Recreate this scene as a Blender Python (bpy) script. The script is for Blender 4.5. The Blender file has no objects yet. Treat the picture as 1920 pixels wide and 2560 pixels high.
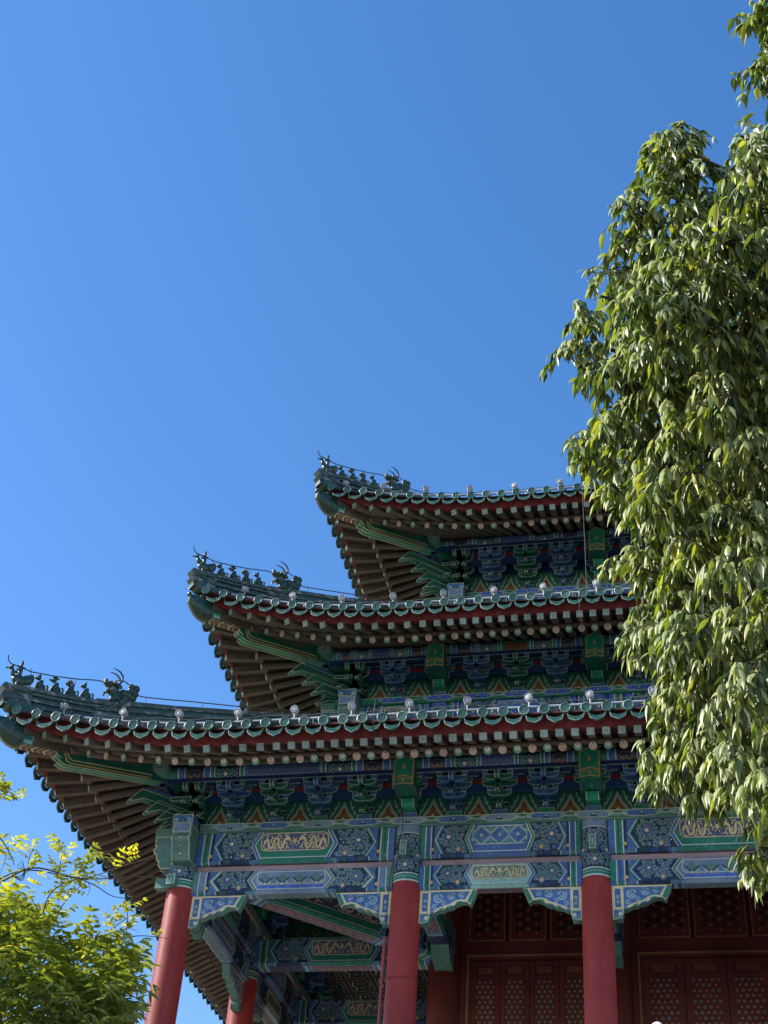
import bpy, math, random
from mathutils import Vector, Matrix
R = math.radians
rnd = random.Random(7)
col = bpy.context.scene.collection

# ------------------------------------------------------------------ materials
MATS = {}
def mat(name, c1, c2=None, rough=0.6, scale=6.0, detail=6.0, spec=0.35, metal=0.0, bump=0.0, lo=0.35, hi=0.65, stretch=None, c3=None, s3=30.0, lo3=0.55, hi3=0.62, drough=0.0, vary=.22):
    m = bpy.data.materials.new(name); m.use_nodes = True
    nt = m.node_tree; b = nt.nodes['Principled BSDF']
    b.inputs['Roughness'].default_value = rough
    b.inputs['Specular IOR Level'].default_value = spec
    b.inputs['Metallic'].default_value = metal
    if drough and 'Diffuse Roughness' in b.inputs: b.inputs['Diffuse Roughness'].default_value = drough
    b.inputs['Base Color'].default_value = (*c1, 1)
    if c2 is not None:
        tc = nt.nodes.new('ShaderNodeTexCoord'); mp = nt.nodes.new('ShaderNodeMapping')
        geo = nt.nodes.new('ShaderNodeNewGeometry')
        nt.links.new(geo.outputs['Position'], mp.inputs['Vector'])
        if stretch: mp.inputs['Scale'].default_value = stretch
        n = nt.nodes.new('ShaderNodeTexNoise'); n.inputs['Scale'].default_value = scale; n.inputs['Detail'].default_value = detail
        n.inputs['Roughness'].default_value = 0.65
        nt.links.new(mp.outputs[0], n.inputs['Vector'])
        r = nt.nodes.new('ShaderNodeValToRGB')
        r.color_ramp.elements[0].position = lo; r.color_ramp.elements[1].position = hi
        r.color_ramp.elements[0].color = (*c1, 1); r.color_ramp.elements[1].color = (*c2, 1)
        nt.links.new(n.outputs['Fac'], r.inputs['Fac'])
        out = r.outputs['Color']
        if c3 is not None:
            n2 = nt.nodes.new('ShaderNodeTexNoise'); n2.inputs['Scale'].default_value = s3; n2.inputs['Detail'].default_value = 4
            nt.links.new(mp.outputs[0], n2.inputs['Vector'])
            r2 = nt.nodes.new('ShaderNodeValToRGB')
            r2.color_ramp.elements[0].position = lo3; r2.color_ramp.elements[1].position = hi3
            r2.color_ramp.elements[0].color = (0, 0, 0, 1); r2.color_ramp.elements[1].color = (1, 1, 1, 1)
            nt.links.new(n2.outputs['Fac'], r2.inputs['Fac'])
            mx = nt.nodes.new('ShaderNodeMix'); mx.data_type = 'RGBA'
            nt.links.new(r2.outputs['Color'], mx.inputs['Factor'])
            nt.links.new(out, mx.inputs['A']); mx.inputs['B'].default_value = (*c3, 1)
            out = mx.outputs['Result']
        n4 = nt.nodes.new('ShaderNodeTexNoise'); n4.inputs['Scale'].default_value = 1.1; n4.inputs['Detail'].default_value = 5
        nt.links.new(geo.outputs['Position'], n4.inputs['Vector'])
        mr = nt.nodes.new('ShaderNodeMapRange'); mr.inputs['From Min'].default_value = .3; mr.inputs['From Max'].default_value = .7; mr.inputs['To Min'].default_value = 1 - vary; mr.inputs['To Max'].default_value = 1 + vary
        nt.links.new(n4.outputs['Fac'], mr.inputs['Value'])
        hv = nt.nodes.new('ShaderNodeHueSaturation'); nt.links.new(mr.outputs['Result'], hv.inputs['Value']); nt.links.new(out, hv.inputs['Color'])
        nt.links.new(hv.outputs[0], b.inputs['Base Color'])
        if bump > 0:
            bp = nt.nodes.new('ShaderNodeBump'); bp.inputs['Strength'].default_value = bump; bp.inputs['Distance'].default_value = 0.02
            nt.links.new(n.outputs['Fac'], bp.inputs['Height']); nt.links.new(bp.outputs[0], b.inputs['Normal'])
    MATS[name] = m
    return m

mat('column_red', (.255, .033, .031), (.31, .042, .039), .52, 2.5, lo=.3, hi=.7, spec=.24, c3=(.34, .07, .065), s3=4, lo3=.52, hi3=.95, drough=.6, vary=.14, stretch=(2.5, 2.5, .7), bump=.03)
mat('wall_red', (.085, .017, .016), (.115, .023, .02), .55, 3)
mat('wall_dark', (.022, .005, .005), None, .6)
mat('eave_red', (.17, .020, .020), (.12, .018, .017), .6, 5, c3=(.20, .055, .05), s3=9, lo3=.55, hi3=.75)
mat('sheath_red', (.055, .03, .024), (.035, .026, .022), .75, 7)
mat('flame_brown', (.14, .058, .026), (.10, .042, .02), .6, 12)
mat('blue', (.032, .105, .32), (.062, .15, .355), .55, 5, c3=(.16, .26, .36), s3=13, lo3=.56, hi3=.74)
mat('blue_vivid', (.022, .085, .50), (.055, .14, .44), .5, 8, c3=(.17, .27, .40), s3=12, lo3=.56, hi3=.74)
mat('blue_grey', (.115, .195, .32), (.165, .25, .355), .6, 6, c3=(.06, .15, .35), s3=9, lo3=.55, hi3=.74)
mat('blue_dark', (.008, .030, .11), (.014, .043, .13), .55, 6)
mat('indigo', (.045, .075, .185), (.07, .10, .22), .6, 14)
mat('inner_red_shaded', (.085, .014, .012), (.11, .019, .016), .5, 3)  # column red darkened: the gallery's shade is put into the colour
mat('navy', (.008, .022, .06), (.016, .040, .09), .55, 9)
mat('green', (.008, .15, .105), (.02, .20, .15), .55, 6, c3=(.11, .29, .23), s3=14, lo3=.58, hi3=.76)
mat('green_bright', (.010, .20, .13), (.02, .25, .17), .5, 6, c3=(.08, .28, .21), s3=12, lo3=.6, hi3=.76)
mat('green_dark', (.009, .085, .062), (.016, .115, .085), .5, 6)
mat('green_grey', (.065, .175, .155), (.10, .225, .20), .6, 8)
mat('teal_pale', (.30, .50, .46), (.16, .38, .34), .6, 20)
mat('pale', (.55, .60, .56), (.38, .46, .46), .6, 26)
mat('outline', (.40, .50, .43), (.27, .39, .34), .55, 20)
mat('outline_blue', (.33, .42, .50), (.22, .33, .42), .55, 20)
mat('blue_set_shaded', (.028, .095, .25), (.045, .125, .29), .55, 6)  # darker than the beam blue: deep eave shade put into the colour
mat('green_set_shaded', (.010, .105, .076), (.020, .14, .105), .5, 6)  # bracket green, likewise darkened for the shade under the eaves
mat('cream', (.66, .60, .34), (.55, .50, .32), .55, 14, c3=(.45, .46, .36), s3=20)
mat('gold', (.62, .42, .14), (.50, .34, .12), .42, 16, spec=.5, metal=.35)
mat('gold_pale', (.66, .57, .32), (.52, .44, .24), .5, 18, metal=.1)
mat('gold_dull', (.26, .17, .07), (.17, .11, .05), .5, 16, metal=.2)
mat('lilac_board', (.32, .25, .27), (.26, .21, .23), .65, 4, stretch=(.6, 3, 3), c3=(.38, .27, .28), s3=10)
mat('salmon', (.36, .22, .15), (.28, .17, .12), .65, 9)
mat('wood', (.120, .100, .076), (.082, .070, .054), .75, 5, stretch=(2, 2, 2), c3=(.16, .135, .105), s3=16, lo3=.5, hi3=.8)
mat('wood_end', (.19, .27, .255), (.14, .205, .20), .65, 16, c3=(.28, .33, .31), s3=30)
mat('wood_end_line', (.36, .43, .42), (.28, .36, .36), .6, 30)
mat('rafter_cream', (.60, .53, .42), (.50, .42, .33), .6, 18, c3=(.36, .28, .22), s3=35)
mat('rafter_green', (.12, .36, .28), (.18, .42, .33), .6, 18)
mat('rafter_white', (.70, .68, .60), (.58, .58, .52), .6, 25)
mat('tile_green', (.012, .060, .042), (.022, .082, .058), .30, 9, spec=.5, c3=(.075, .095, .082), s3=12, lo3=.54, hi3=.72)
mat('tile_aged', (.070, .090, .080), (.024, .058, .045), .5, 9, spec=.4, c3=(.24, .24, .22), s3=7, lo3=.54, hi3=.68, bump=.4)
mat('tile_rim', (.045, .11, .082), (.085, .16, .125), .35, 22, spec=.5, c3=(.20, .27, .23), s3=2.2, lo3=.5, hi3=.64)
mat('tile_roof_bounce', (.20, .18, .13), (.13, .135, .10), .6, 4, c3=(.07, .11, .08), s3=9, lo3=.5, hi3=.7)  # unseen slopes, paled to weathered tan so they bounce warm light upward
mat('tile_face', (.020, .085, .060), (.045, .12, .09), .3, 14, spec=.5)
mat('tile_lip', (.24, .28, .25), (.055, .11, .085), .45, 9, lo=.45, hi=.56)
mat('glaze_dark', (.010, .036, .027), (.02, .055, .04), .33, 16, spec=.45, c3=(.09, .105, .09), s3=18, lo3=.58, hi3=.74, bump=.3)
mat('mortar', (.20, .20, .19), (.14, .14, .13), .8, 12)
mat('conduit_grey', (.36, .40, .44), (.30, .34, .38), .4, 8, spec=.5)
mat('lamp_white', (.36, .38, .40), (.28, .30, .33), .5, 20)
mat('lamp_lens', (.42, .46, .50), None, .2, spec=.6)
mat('wire_dark', (.02, .025, .03), None, .5)
mat('wire_steel', (.11, .12, .13), None, .6)
mat('pipe_red', (.22, .03, .032), (.28, .045, .045), .45, 6)
mat('paper', (.16, .145, .125), (.11, .10, .09), .5, 5)
mat('dark_void', (.012, .012, .014), None, .6)
mat('ceiling_dark', (.004, .012, .014), (.006, .016, .02), .8, 3)
mat('stone', (.40, .37, .33), (.32, .30, .27), .85, 2.5, c3=(.25, .23, .21), s3=.9, bump=.2)
mat('paving', (.21, .195, .175), (.26, .24, .21), .9, 1.2, c3=(.17, .155, .14), s3=5, bump=.2)
mat('soil', (.16, .13, .09), (.09, .10, .05), .95, .4, bump=.3)
mat('bark', (.055, .042, .032), (.035, .028, .022), .85, 14, stretch=(1, 1, .3), bump=.5)
mat('stem_brown', (.10, .085, .05), (.06, .05, .035), .7, 20)
mat('globe_white', (.80, .80, .78), None, .3)
mat('post_dark', (.03, .035, .035), None, .4, metal=.5)

def leaf_mat(name, cA, cB, cC, under, trans, rough, spec, tmix, coat):
    m = bpy.data.materials.new(name); m.use_nodes = True
    nt = m.node_tree; b = nt.nodes['Principled BSDF']; out = nt.nodes['Material Output']; L = nt.links.new
    at = nt.nodes.new('ShaderNodeAttribute'); at.attribute_name = 'leaf_tone'
    r = nt.nodes.new('ShaderNodeValToRGB'); e = r.color_ramp.elements
    e[0].position = 0.0; e[0].color = (*cA, 1); e[1].position = 1.0; e[1].color = (*cC, 1)
    k = e.new(0.62); k.color = (*cB, 1)
    L(at.outputs['Fac'], r.inputs['Fac'])
    geo = nt.nodes.new('ShaderNodeNewGeometry')
    um = nt.nodes.new('ShaderNodeMix'); um.data_type = 'RGBA'; um.inputs['Factor'].default_value = .65
    L(r.outputs['Color'], um.inputs['A']); um.inputs['B'].default_value = (*under, 1)
    sw = nt.nodes.new('ShaderNodeMix'); sw.data_type = 'RGBA'
    L(geo.outputs['Backfacing'], sw.inputs['Factor']); L(r.outputs['Color'], sw.inputs['A']); L(um.outputs['Result'], sw.inputs['B'])
    L(sw.outputs['Result'], b.inputs['Base Color'])
    b.inputs['Roughness'].default_value = rough; b.inputs['Specular IOR Level'].default_value = spec
    b.inputs['Coat Weight'].default_value = coat; b.inputs['Coat Roughness'].default_value = .42; b.inputs['Coat IOR'].default_value = 1.6
    tr = nt.nodes.new('ShaderNodeBsdfTranslucent')
    mul = nt.nodes.new('ShaderNodeMix'); mul.data_type = 'RGBA'; mul.blend_type = 'MULTIPLY'; mul.inputs['Factor'].default_value = 1
    L(r.outputs['Color'], mul.inputs['A']); mul.inputs['B'].default_value = (*trans, 1)
    L(mul.outputs['Result'], tr.inputs['Color'])
    ms = nt.nodes.new('ShaderNodeMixShader'); ms.inputs['Fac'].default_value = tmix
    L(b.outputs[0], ms.inputs[1]); L(tr.outputs[0], ms.inputs[2]); L(ms.outputs[0], out.inputs['Surface'])
    MATS[name] = m
leaf_mat('tree_leaf', (.022, .056, .020), (.20, .26, .058), (.45, .41, .08), (.35, .41, .18), (1.9, 1.9, .42), .45, .55, .30, .42)
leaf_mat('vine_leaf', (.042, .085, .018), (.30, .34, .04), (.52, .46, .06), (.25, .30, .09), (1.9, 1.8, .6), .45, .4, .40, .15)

# ------------------------------------------------------------------ mesh builder
class MB:
    def __init__(s): s.v = []; s.f = []; s.m = []; s.sm = []
    def poly(s, pts, m, smooth=False):
        i = len(s.v); s.v.extend(tuple(p) for p in pts); s.f.append(tuple(range(i, i + len(pts)))); s.m.append(m); s.sm.append(smooth)
    def grid(s, rows, m, smooth=True, close=False, mfun=None):
        i = len(s.v); n = len(rows[0])
        for r in rows: s.v.extend(tuple(p) for p in r)
        for a in range(len(rows) - 1):
            for b in range(n if close else n - 1):
                c = (b + 1) % n
                s.f.append((i + a * n + b, i + a * n + c, i + (a + 1) * n + c, i + (a + 1) * n + b))
                s.m.append(mfun(a, b) if mfun else m); s.sm.append(smooth)
    def box8(s, P, m):
        i = len(s.v); s.v.extend(tuple(p) for p in P)
        for q in ((0, 3, 2, 1), (4, 5, 6, 7), (0, 1, 5, 4), (1, 2, 6, 5), (2, 3, 7, 6), (3, 0, 4, 7)):
            s.f.append(tuple(i + k for k in q)); s.m.append(m); s.sm.append(False)
    def box(s, F, u0, u1, o0, o1, z0, z1, m):
        s.box8([F(u0, o0, z0), F(u1, o0, z0), F(u1, o1, z0), F(u0, o1, z0), F(u0, o0, z1), F(u1, o0, z1), F(u1, o1, z1), F(u0, o1, z1)], m)
    def prism(s, A, B, m, mside=None):
        # two matching outlines A (front) and B (back)
        i = len(s.v); n = len(A); s.v.extend(tuple(p) for p in A); s.v.extend(tuple(p) for p in B)
        s.f.append(tuple(range(i, i + n))); s.m.append(m); s.sm.append(False)
        s.f.append(tuple(range(i + 2 * n - 1, i + n - 1, -1))); s.m.append(m); s.sm.append(False)
        for k in range(n):
            l = (k + 1) % n
            s.f.append((i + k, i + n + k, i + n + l, i + l)); s.m.append(mside or m); s.sm.append(False)
    def tube(s, path, r, m, n=8, caps=True, rr=None):
        path = [Vector(p) for p in path]; rings = []
        up = Vector((0, 0, 1)); prev = None
        for k, p in enumerate(path):
            t = (path[min(k + 1, len(path) - 1)] - path[max(k - 1, 0)])
            if t.length < 1e-9: t = Vector((0, 0, 1))
            t.normalize()
            if prev is None:
                a = t.cross(up)
                if a.length < 1e-3: a = t.cross(Vector((0, 1, 0)))
                a.normalize()
            else:
                a = prev - t * prev.dot(t)
                if a.length < 1e-4: a = t.cross(up)
                a.normalize()
            prev = a; b = t.cross(a); q = rr[k] if rr else r
            rings.append([p + a * (q * math.cos(2 * math.pi * j / n)) + b * (q * math.sin(2 * math.pi * j / n)) for j in range(n)])
        s.grid(rings, m, True, True)
        if caps:
            s.poly(rings[0][::-1], m); s.poly(rings[-1], m)
    def lathe(s, c, ax, prof, m, n=16, mfun=None, ref=None):
        # prof: list of (radius, distance along ax)
        ax = Vector(ax).normalized(); c = Vector(c)
        a = ax.cross(ref or Vector((0, 0, 1)))
        if a.length < 1e-3: a = ax.cross(Vector((1, 0, 0)))
        a.normalize(); b = ax.cross(a)
        rows = [[c + ax * d + a * (r * math.cos(2 * math.pi * j / n)) + b * (r * math.sin(2 * math.pi * j / n)) for j in range(n)] for r, d in prof]
        s.grid(rows, m, True, True, mfun)
        s.poly(rows[0][::-1], mfun(0, 0) if mfun else m)
        s.poly(rows[-1], mfun(len(prof) - 2, 0) if mfun else m)
    def ell(s, c, r, m, X=None, n=10, k=7):
        c = Vector(c); X = X or (Vector((1, 0, 0)), Vector((0, 1, 0)), Vector((0, 0, 1)))
        rows = []
        for a in range(k + 1):
            t = math.pi * a / k; z = -math.cos(t); w = max(math.sin(t), 1e-3)
            rows.append([c + X[0] * (r[0] * w * math.cos(2 * math.pi * b / n)) + X[1] * (r[1] * w * math.sin(2 * math.pi * b / n)) + X[2] * (r[2] * z) for b in range(n)])
        s.grid(rows, m, True, True)
    def build(s, name, parent=None, wp=None, loc=None, rotz=None):
        """wp: world location of the parent Empty (parts), None for sub-parts"""
        me = bpy.data.meshes.new(name); me.from_pydata(s.v, [], s.f)
        names = []
        for x in s.m:
            if x not in names: names.append(x)
        ix = {x: k for k, x in enumerate(names)}
        for x in names: me.materials.append(MATS[x])
        me.polygons.foreach_set('material_index', [ix[x] for x in s.m])
        me.polygons.foreach_set('use_smooth', s.sm)
        me.update()
        o = bpy.data.objects.new(name, me); col.objects.link(o)
        adopt(o, parent, wp)
        if loc is not None: o.location = loc
        if rotz is not None: o.rotation_euler = (0, 0, rotz)
        return o
def adopt(o, parent, wp=None):
    if parent is not None:
        o.parent = parent
        if wp is not None: o.matrix_parent_inverse = Matrix.Translation(wp).inverted()
def tag(o, label=None, cat=None, group=None, kind=None):
    if label: o['label'] = label
    if cat: o['category'] = cat
    if group: o['group'] = group
    if kind: o['kind'] = kind
    return o
def empty(name, loc, label, cat, group=None):
    o = bpy.data.objects.new(name, None); col.objects.link(o); o.location = loc; o.empty_display_size = .3
    return tag(o, label, cat, group)
def lerp(a, b, t): return a + (b - a) * t
def inset(pts, d):
    """inset a 2-D polygon (any winding) by d"""
    n = len(pts); A = sum(pts[i][0] * pts[(i + 1) % n][1] - pts[(i + 1) % n][0] * pts[i][1] for i in range(n))
    sg = 1 if A > 0 else -1; out = []
    for i in range(n):
        p0, p, p1 = pts[i - 1], pts[i], pts[(i + 1) % n]
        e0 = (p[0] - p0[0], p[1] - p0[1]); e1 = (p1[0] - p[0], p1[1] - p[1])
        l0 = math.hypot(*e0) or 1e-9; l1 = math.hypot(*e1) or 1e-9
        n0 = (-e0[1] / l0 * sg, e0[0] / l0 * sg); n1 = (-e1[1] / l1 * sg, e1[0] / l1 * sg)
        bx, by = n0[0] + n1[0], n0[1] + n1[1]; bl = math.hypot(bx, by)
        if bl < 1e-6: out.append((p[0] + n0[0] * d, p[1] + n0[1] * d)); continue
        bx /= bl; by /= bl; c = max(bx * n0[0] + by * n0[1], .45)
        out.append((p[0] + bx * d / c, p[1] + by * d / c))
    return out

# ------------------------------------------------------------------ painter: flat coloured shapes a few mm proud of a face
class Paint:
    def __init__(s, mb, f, step=.003): s.mb = mb; s.f = f; s.step = step
    def poly(s, pts, m, k): s.mb.poly([s.f(u, v, k * s.step) for u, v in pts], m)
    def rect(s, u0, u1, v0, v1, m, k, nu=1, nv=1):
        for a in range(nu):
            for b in range(nv):
                x0, x1 = lerp(u0, u1, a / nu), lerp(u0, u1, (a + 1) / nu); y0, y1 = lerp(v0, v1, b / nv), lerp(v0, v1, (b + 1) / nv)
                s.poly([(x0, y0), (x1, y0), (x1, y1), (x0, y1)], m, k)
    def disc(s, u, v, r, m, k, n=9, e=1.0):
        s.poly([(u + r * math.cos(2 * math.pi * j / n), v + r * e * math.sin(2 * math.pi * j / n)) for j in range(n)], m, k)
    def ring(s, u, v, r0, r1, m, k, n=12, a0=0, a1=2 * math.pi):
        for j in range(n):
            t0, t1 = lerp(a0, a1, j / n), lerp(a0, a1, (j + 1) / n)
            s.poly([(u + r0 * math.cos(t0), v + r0 * math.sin(t0)), (u + r1 * math.cos(t0), v + r1 * math.sin(t0)), (u + r1 * math.cos(t1), v + r1 * math.sin(t1)), (u + r0 * math.cos(t1), v + r0 * math.sin(t1))], m, k)
    def stroke(s, pts, w, m, k, taper=False):
        n = len(pts); L = []; Rr = []
        for i, p in enumerate(pts):
            a = pts[max(i - 1, 0)]; b = pts[min(i + 1, n - 1)]
            dx, dy = b[0] - a[0], b[1] - a[1]; l = math.hypot(dx, dy) or 1e-9
            ww = w * .5 * ((1 - .75 * i / (n - 1)) if taper else 1)
            L.append((p[0] - dy / l * ww, p[1] + dx / l * ww)); Rr.append((p[0] + dy / l * ww, p[1] - dx / l * ww))
        for i in range(n - 1): s.poly([L[i], L[i + 1], Rr[i + 1], Rr[i]], m, k)
    def frame(s, pts, d, m, k):
        q = inset(pts, d); n = len(pts)
        for i in range(n):
            j = (i + 1) % n; s.poly([pts[i], pts[j], q[j], q[i]], m, k)
    def curl(s, u, v, r, m, k, m2='navy'):
        a = (u * 37 + v * 91) % 6.28
        s.disc(u, v, r * 1.06, m, k, 9)
        s.ring(u, v, r * .34, r * .56, m2, k + 1, 8, a, a + 4.9)
        s.ring(u, v, r * .62, r * .86, 'outline' if (u * 13 + v * 7) % 1 > .3 else 'teal_pale', k + 1, 8, a + .6, a + 4.6)
    def field(s, inside, u0, u1, v0, v1, ros, r=.036, seed=1):
        """swirl ornament: rosettes plus loose curls in the left-over ground"""
        q = random.Random(seed)
        for (cu, cv, RR, big) in ros:
            if inside(cu, cv) :
                s.disc(cu, cv, RR * .20, 'gold_pale', 6, 9); s.ring(cu, cv, RR * .24, RR * .34, 'blue', 4, 10)
            for (rad, n, mm) in ((.52, 8, 'blue' if big else 'green_grey'), (.84, 14, 'green_grey' if big else 'blue')):
                for j in range(n):
                    a = 2 * math.pi * (j + .5) / n; x, y = cu + RR * rad * math.cos(a), cv + RR * rad * math.sin(a)
                    if inside(x, y): s.curl(x, y, min(RR * rad * math.pi / n * .86, r * 1.15), mm if j % 2 or big else 'blue_grey', 4)
        h = r * 2.25; row = 0; v = v0 + h * .5
        while v < v1:
            u = u0 + (h * .5 if row % 2 else 0)
            while u < u1:
                if inside(u, v) and all(math.hypot(u - c[0], v - c[1]) > c[2] * 1.02 for c in ros):
                    t = q.random()
                    if t < .10: s.poly([(u - r * .5, v + r * .5), (u + r * .5, v + r * .5), (u, v - r * .6)], 'pale', 4)
                    else: s.curl(u, v, r, 'green_grey' if t < .6 else 'blue', 4)
                u += h
            v += h * .87; row += 1
    def dragon(s, u0, u1, v0, v1, m, k, flip=False):
        def T(x, y): return ((u1 - (u1 - u0) * x) if flip else (u0 + (u1 - u0) * x), v0 + (v1 - v0) * y)
        H = abs(v1 - v0)
        body = [(.0, .60), (.04, .38), (.10, .30), (.15, .44), (.165, .68), (.21, .86), (.29, .88), (.345, .70), (.355, .46), (.40, .24), (.47, .18), (.525, .34), (.53, .58), (.56, .80), (.64, .90), (.715, .80), (.735, .58), (.76, .36), (.82, .24), (.87, .24)]
        # smooth
        P = []
        for i in range(len(body) - 1):
            for t in (0, .5): P.append((lerp(body[i][0], body[i + 1][0], t), lerp(body[i][1], body[i + 1][1], t)))
        P.append(body[-1])
        s.stroke([T(*p) for p in P[::-1]], H * .165, m, k, True) if False else s.stroke([T(*p) for p in P], H * .14, m, k)
        s.poly([T(*p) for p in ((.82, .12), (.90, .1), (.97, .26), (1.0, .38), (.95, .44), (.9, .38), (.84, .42))], m, k + 1)
        for q in (((.86, .14), (.80, .04), (.74, .08)), ((.98, .4), (1.02, .55), (.97, .66)), ((.21, .86), (.13, .97), (.05, .92), (.03, .80)), ((.35, .5), (.27, .55), (.25, .34), (.30, .18), (.26, .08)), ((.53, .5), (.45, .56), (.43, .80), (.37, .96)), ((.43, .80), (.48, .95)), ((.74, .52), (.84, .56), (.87, .78), (.95, .88)), ((.87, .78), (.82, .95)), ((.44, .20), (.52, .06), (.6, .10), (.64, .3)), ((.64, .90), (.68, .99)), ((0, .60), (-.03, .8)), ((.10, .30), (.08, .10), (.15, .04)), ((.62, .45), (.66, .62), (.62, .72))):
            s.stroke([T(*p) for p in q], H * .07, m, k)
    def lotus(s, u0, u1, v0, v1, m, n=6):
        for i in range(n):
            c = lerp(u0, u1, (i + .5) / n); w = (u1 - u0) / n * .42
            for a in (-.9, -.45, 0, .45, .9):
                s.stroke([(c, v1 - (v1 - v0) * .2), (c + w * a, v0 + (v1 - v0) * (.25 + .3 * abs(a)))], .014, m, 5)
            s.disc(c, v1 - (v1 - v0) * .18, .015, 'gold_pale', 6, 7)

def chev(P, u, w, H, d, m, k, dep=.15):
    """chevron band: apex at u (d=-1 points left '<', +1 points right '>'); opening spreads by dep"""
    P.poly([(u, H / 2), (u + w, H / 2), (u + w - d * dep, 0), (u - d * dep, 0)], m, k)
    P.poly([(u, H / 2), (u + w, H / 2), (u + w - d * dep, H), (u - d * dep, H)], m, k)

def paint_beam_face(P, L, H, scheme, worn=0, seed=1, coarse=False):
    """Qing-style painted beam: end bands, rosette ground, central cartouche"""
    k = min(1.15, L / 3.48)
    A, B = ('blue_grey', 'green_grey') if worn else ('blue', 'green')
    if scheme in ('brocade', 'plain'): A, B = B, A
    for sgn in (0, 1):
        X = (lambda u: u) if sgn == 0 else (lambda u: L - u)
        def rect(u0, u1, m, kk): a, b = X(u0), X(u1); P.rect(min(a, b), max(a, b), 0, H, m, kk)
        def chv(u, w, m, kk, dep=.15 * k):
            if sgn == 0: chev(P, u, w, H, -1, m, kk, dep)
            else: chev(P, L - u - w, w, H, 1, m, kk, dep)
        rect(0, .10 * k, A, 1)
        rect(.10 * k, .118 * k, 'pale', 2); rect(.118 * k, .225 * k, B, 1); rect(.16 * k, .172 * k, 'navy' if not worn else 'blue_grey', 2); rect(.225 * k, .245 * k, 'pale', 2)
        rect(.245 * k, .30 * k, 'navy', 1)
        gx = X(.262 * k); P.disc(gx, H * .84, .034, 'gold', 5, 9)
        # rosette ground
        poly = [(.30 * k, H / 2), (.47 * k, 0), (1.13 * k, 0), (.99 * k, H / 2), (1.13 * k, H), (.47 * k, H)]
        P.poly([(X(a), b) for a, b in poly], 'navy', 1)
        def inside(u, v, X=X):
            uu = X(u); t = abs(v - H / 2) / (H / 2)
            return .40 * k + .14 * k * t < uu < .94 * k + .12 * k * t and .03 < v < H - .03
        x0, x1 = sorted((X(.40 * k), X(1.08 * k)))
        if not coarse:
            P.field(inside, x0, x1, 0, H, [(X(.62 * k), H * .42, .20 * min(1, H / .58), True), (X(.84 * k), H * .88, .15, False), (X(.88 * k), H * .02, .13, False)], seed=seed + sgn, r=.036 if H > .45 else .033)
        P.disc(X(.84 * k), H * .86, .036, 'gold', 7, 9)
        chv(.28 * k, .035, A, 3); chv(.315 * k, .05, B if not worn else 'teal_pale', 4); chv(.318 * k, .016, 'pale', 5)
        chv(.97 * k, .016, 'outline', 5, .13 * k); chv(.985 * k, .05, A, 4, .13 * k); chv(1.035 * k, .018, 'pale', 5, .13 * k)
    a, b, dep = 1.045 * k, L - 1.045 * k, .13 * k
    fillm = {'dragon': 'green', 'brocade': 'blue', 'plain': 'blue_grey', 'dragon_blue': 'teal_pale'}[scheme]
    P.poly([(a, H / 2), (a + dep, 0), (b - dep, 0), (b, H / 2), (b - dep, H), (a + dep, H)], fillm, 2)
    P.rect(a + dep, b - dep, H * .93, H * .96, 'pale', 3)
    c0, c1, t0, t1 = a + dep * .75, b - dep * .75, H * .07, H * .72
    rr = (t1 - t0) * .32
    cart = []
    for (cx, cy, a0) in ((c1 - rr, t0 + rr, -90), (c1 - rr, t1 - rr, 0), (c0 + rr, t1 - rr, 90), (c0 + rr, t0 + rr, 180)):
        for j in range(5):
            t = R(a0 + 90 * j / 4); cart.append((cx + rr * math.cos(t), cy + rr * math.sin(t)))
    if scheme == 'brocade':
        P.poly(cart, 'blue_grey', 3); P.frame(cart, .014, 'pale', 5)
        n = 3; w = (c1 - c0) / n
        for i in range(n):
            cx, cy = c0 + w * (i + .5), (t0 + t1) / 2; h = (t1 - t0) * .40
            P.poly([(cx - h, cy), (cx, cy - h), (cx + h, cy), (cx, cy + h)], 'blue', 4)
            for j in range(4): P.disc(cx + h * .5 * math.cos(j * math.pi / 2 + .785), cy + h * .5 * math.sin(j * math.pi / 2 + .785), h * .26, 'blue', 5, 8)
            P.disc(cx, cy, .03, 'outline_blue', 6, 8); P.disc(cx, cy, .014, 'gold_pale', 7, 7)
        for i in range(n + 1):
            cx = c0 + w * i
            for sy in (-1, 1):
                yy = (t0 if sy < 0 else t1)
                for sx in (-1, 1):
                    if c0 + .05 < cx + sx * .09 < c1 - .05:
                        P.stroke([(cx, yy - sy * .14), (cx + sx * .13, yy - sy * .02)], .022, 'teal_pale', 5); P.stroke([(cx + sx * .02, yy - sy * .06), (cx + sx * .08, yy - sy * .02)], .02, 'green', 5)
    elif scheme == 'plain':
        P.poly(cart, 'blue_grey', 3); P.frame(cart, .014, 'pale', 5)
        P.rect(a + dep, b - dep, H * .78, H * .90, 'blue_vivid', 3)
        n = 4; w = (c1 - c0) / n
        for i in range(n):
            cx = c0 + w * (i + .5)
            P.poly([(cx - .10, t0 + .13), (cx, t0 + .04), (cx + .10, t0 + .13), (cx, t0 + .22)], 'green_grey', 4)
            for sx in (-1, 1):
                P.stroke([(cx, t1 - .02), (cx + sx * .13, t1 - .13)], .02, 'navy', 5); P.stroke([(cx + sx * .05, t1 - .01), (cx + sx * .1, t1 - .06)], .03, 'teal_pale', 5)
            P.disc(cx, t1 - .01, .022, 'gold_pale', 6, 8)
    else:
        P.poly(cart, 'indigo' if scheme == 'dragon' else 'green_grey', 3); P.frame(cart, .016, 'gold_pale', 5)
        mid = (c0 + c1) / 2; g = 'gold_pale' if not coarse else 'gold_dull'
        P.dragon(c0 + .06, mid - .07, t0 + .03, t1 - .02, g, 5)
        P.dragon(mid + .07, c1 - .06, t0 + .03, t1 - .02, g, 5, True)
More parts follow.
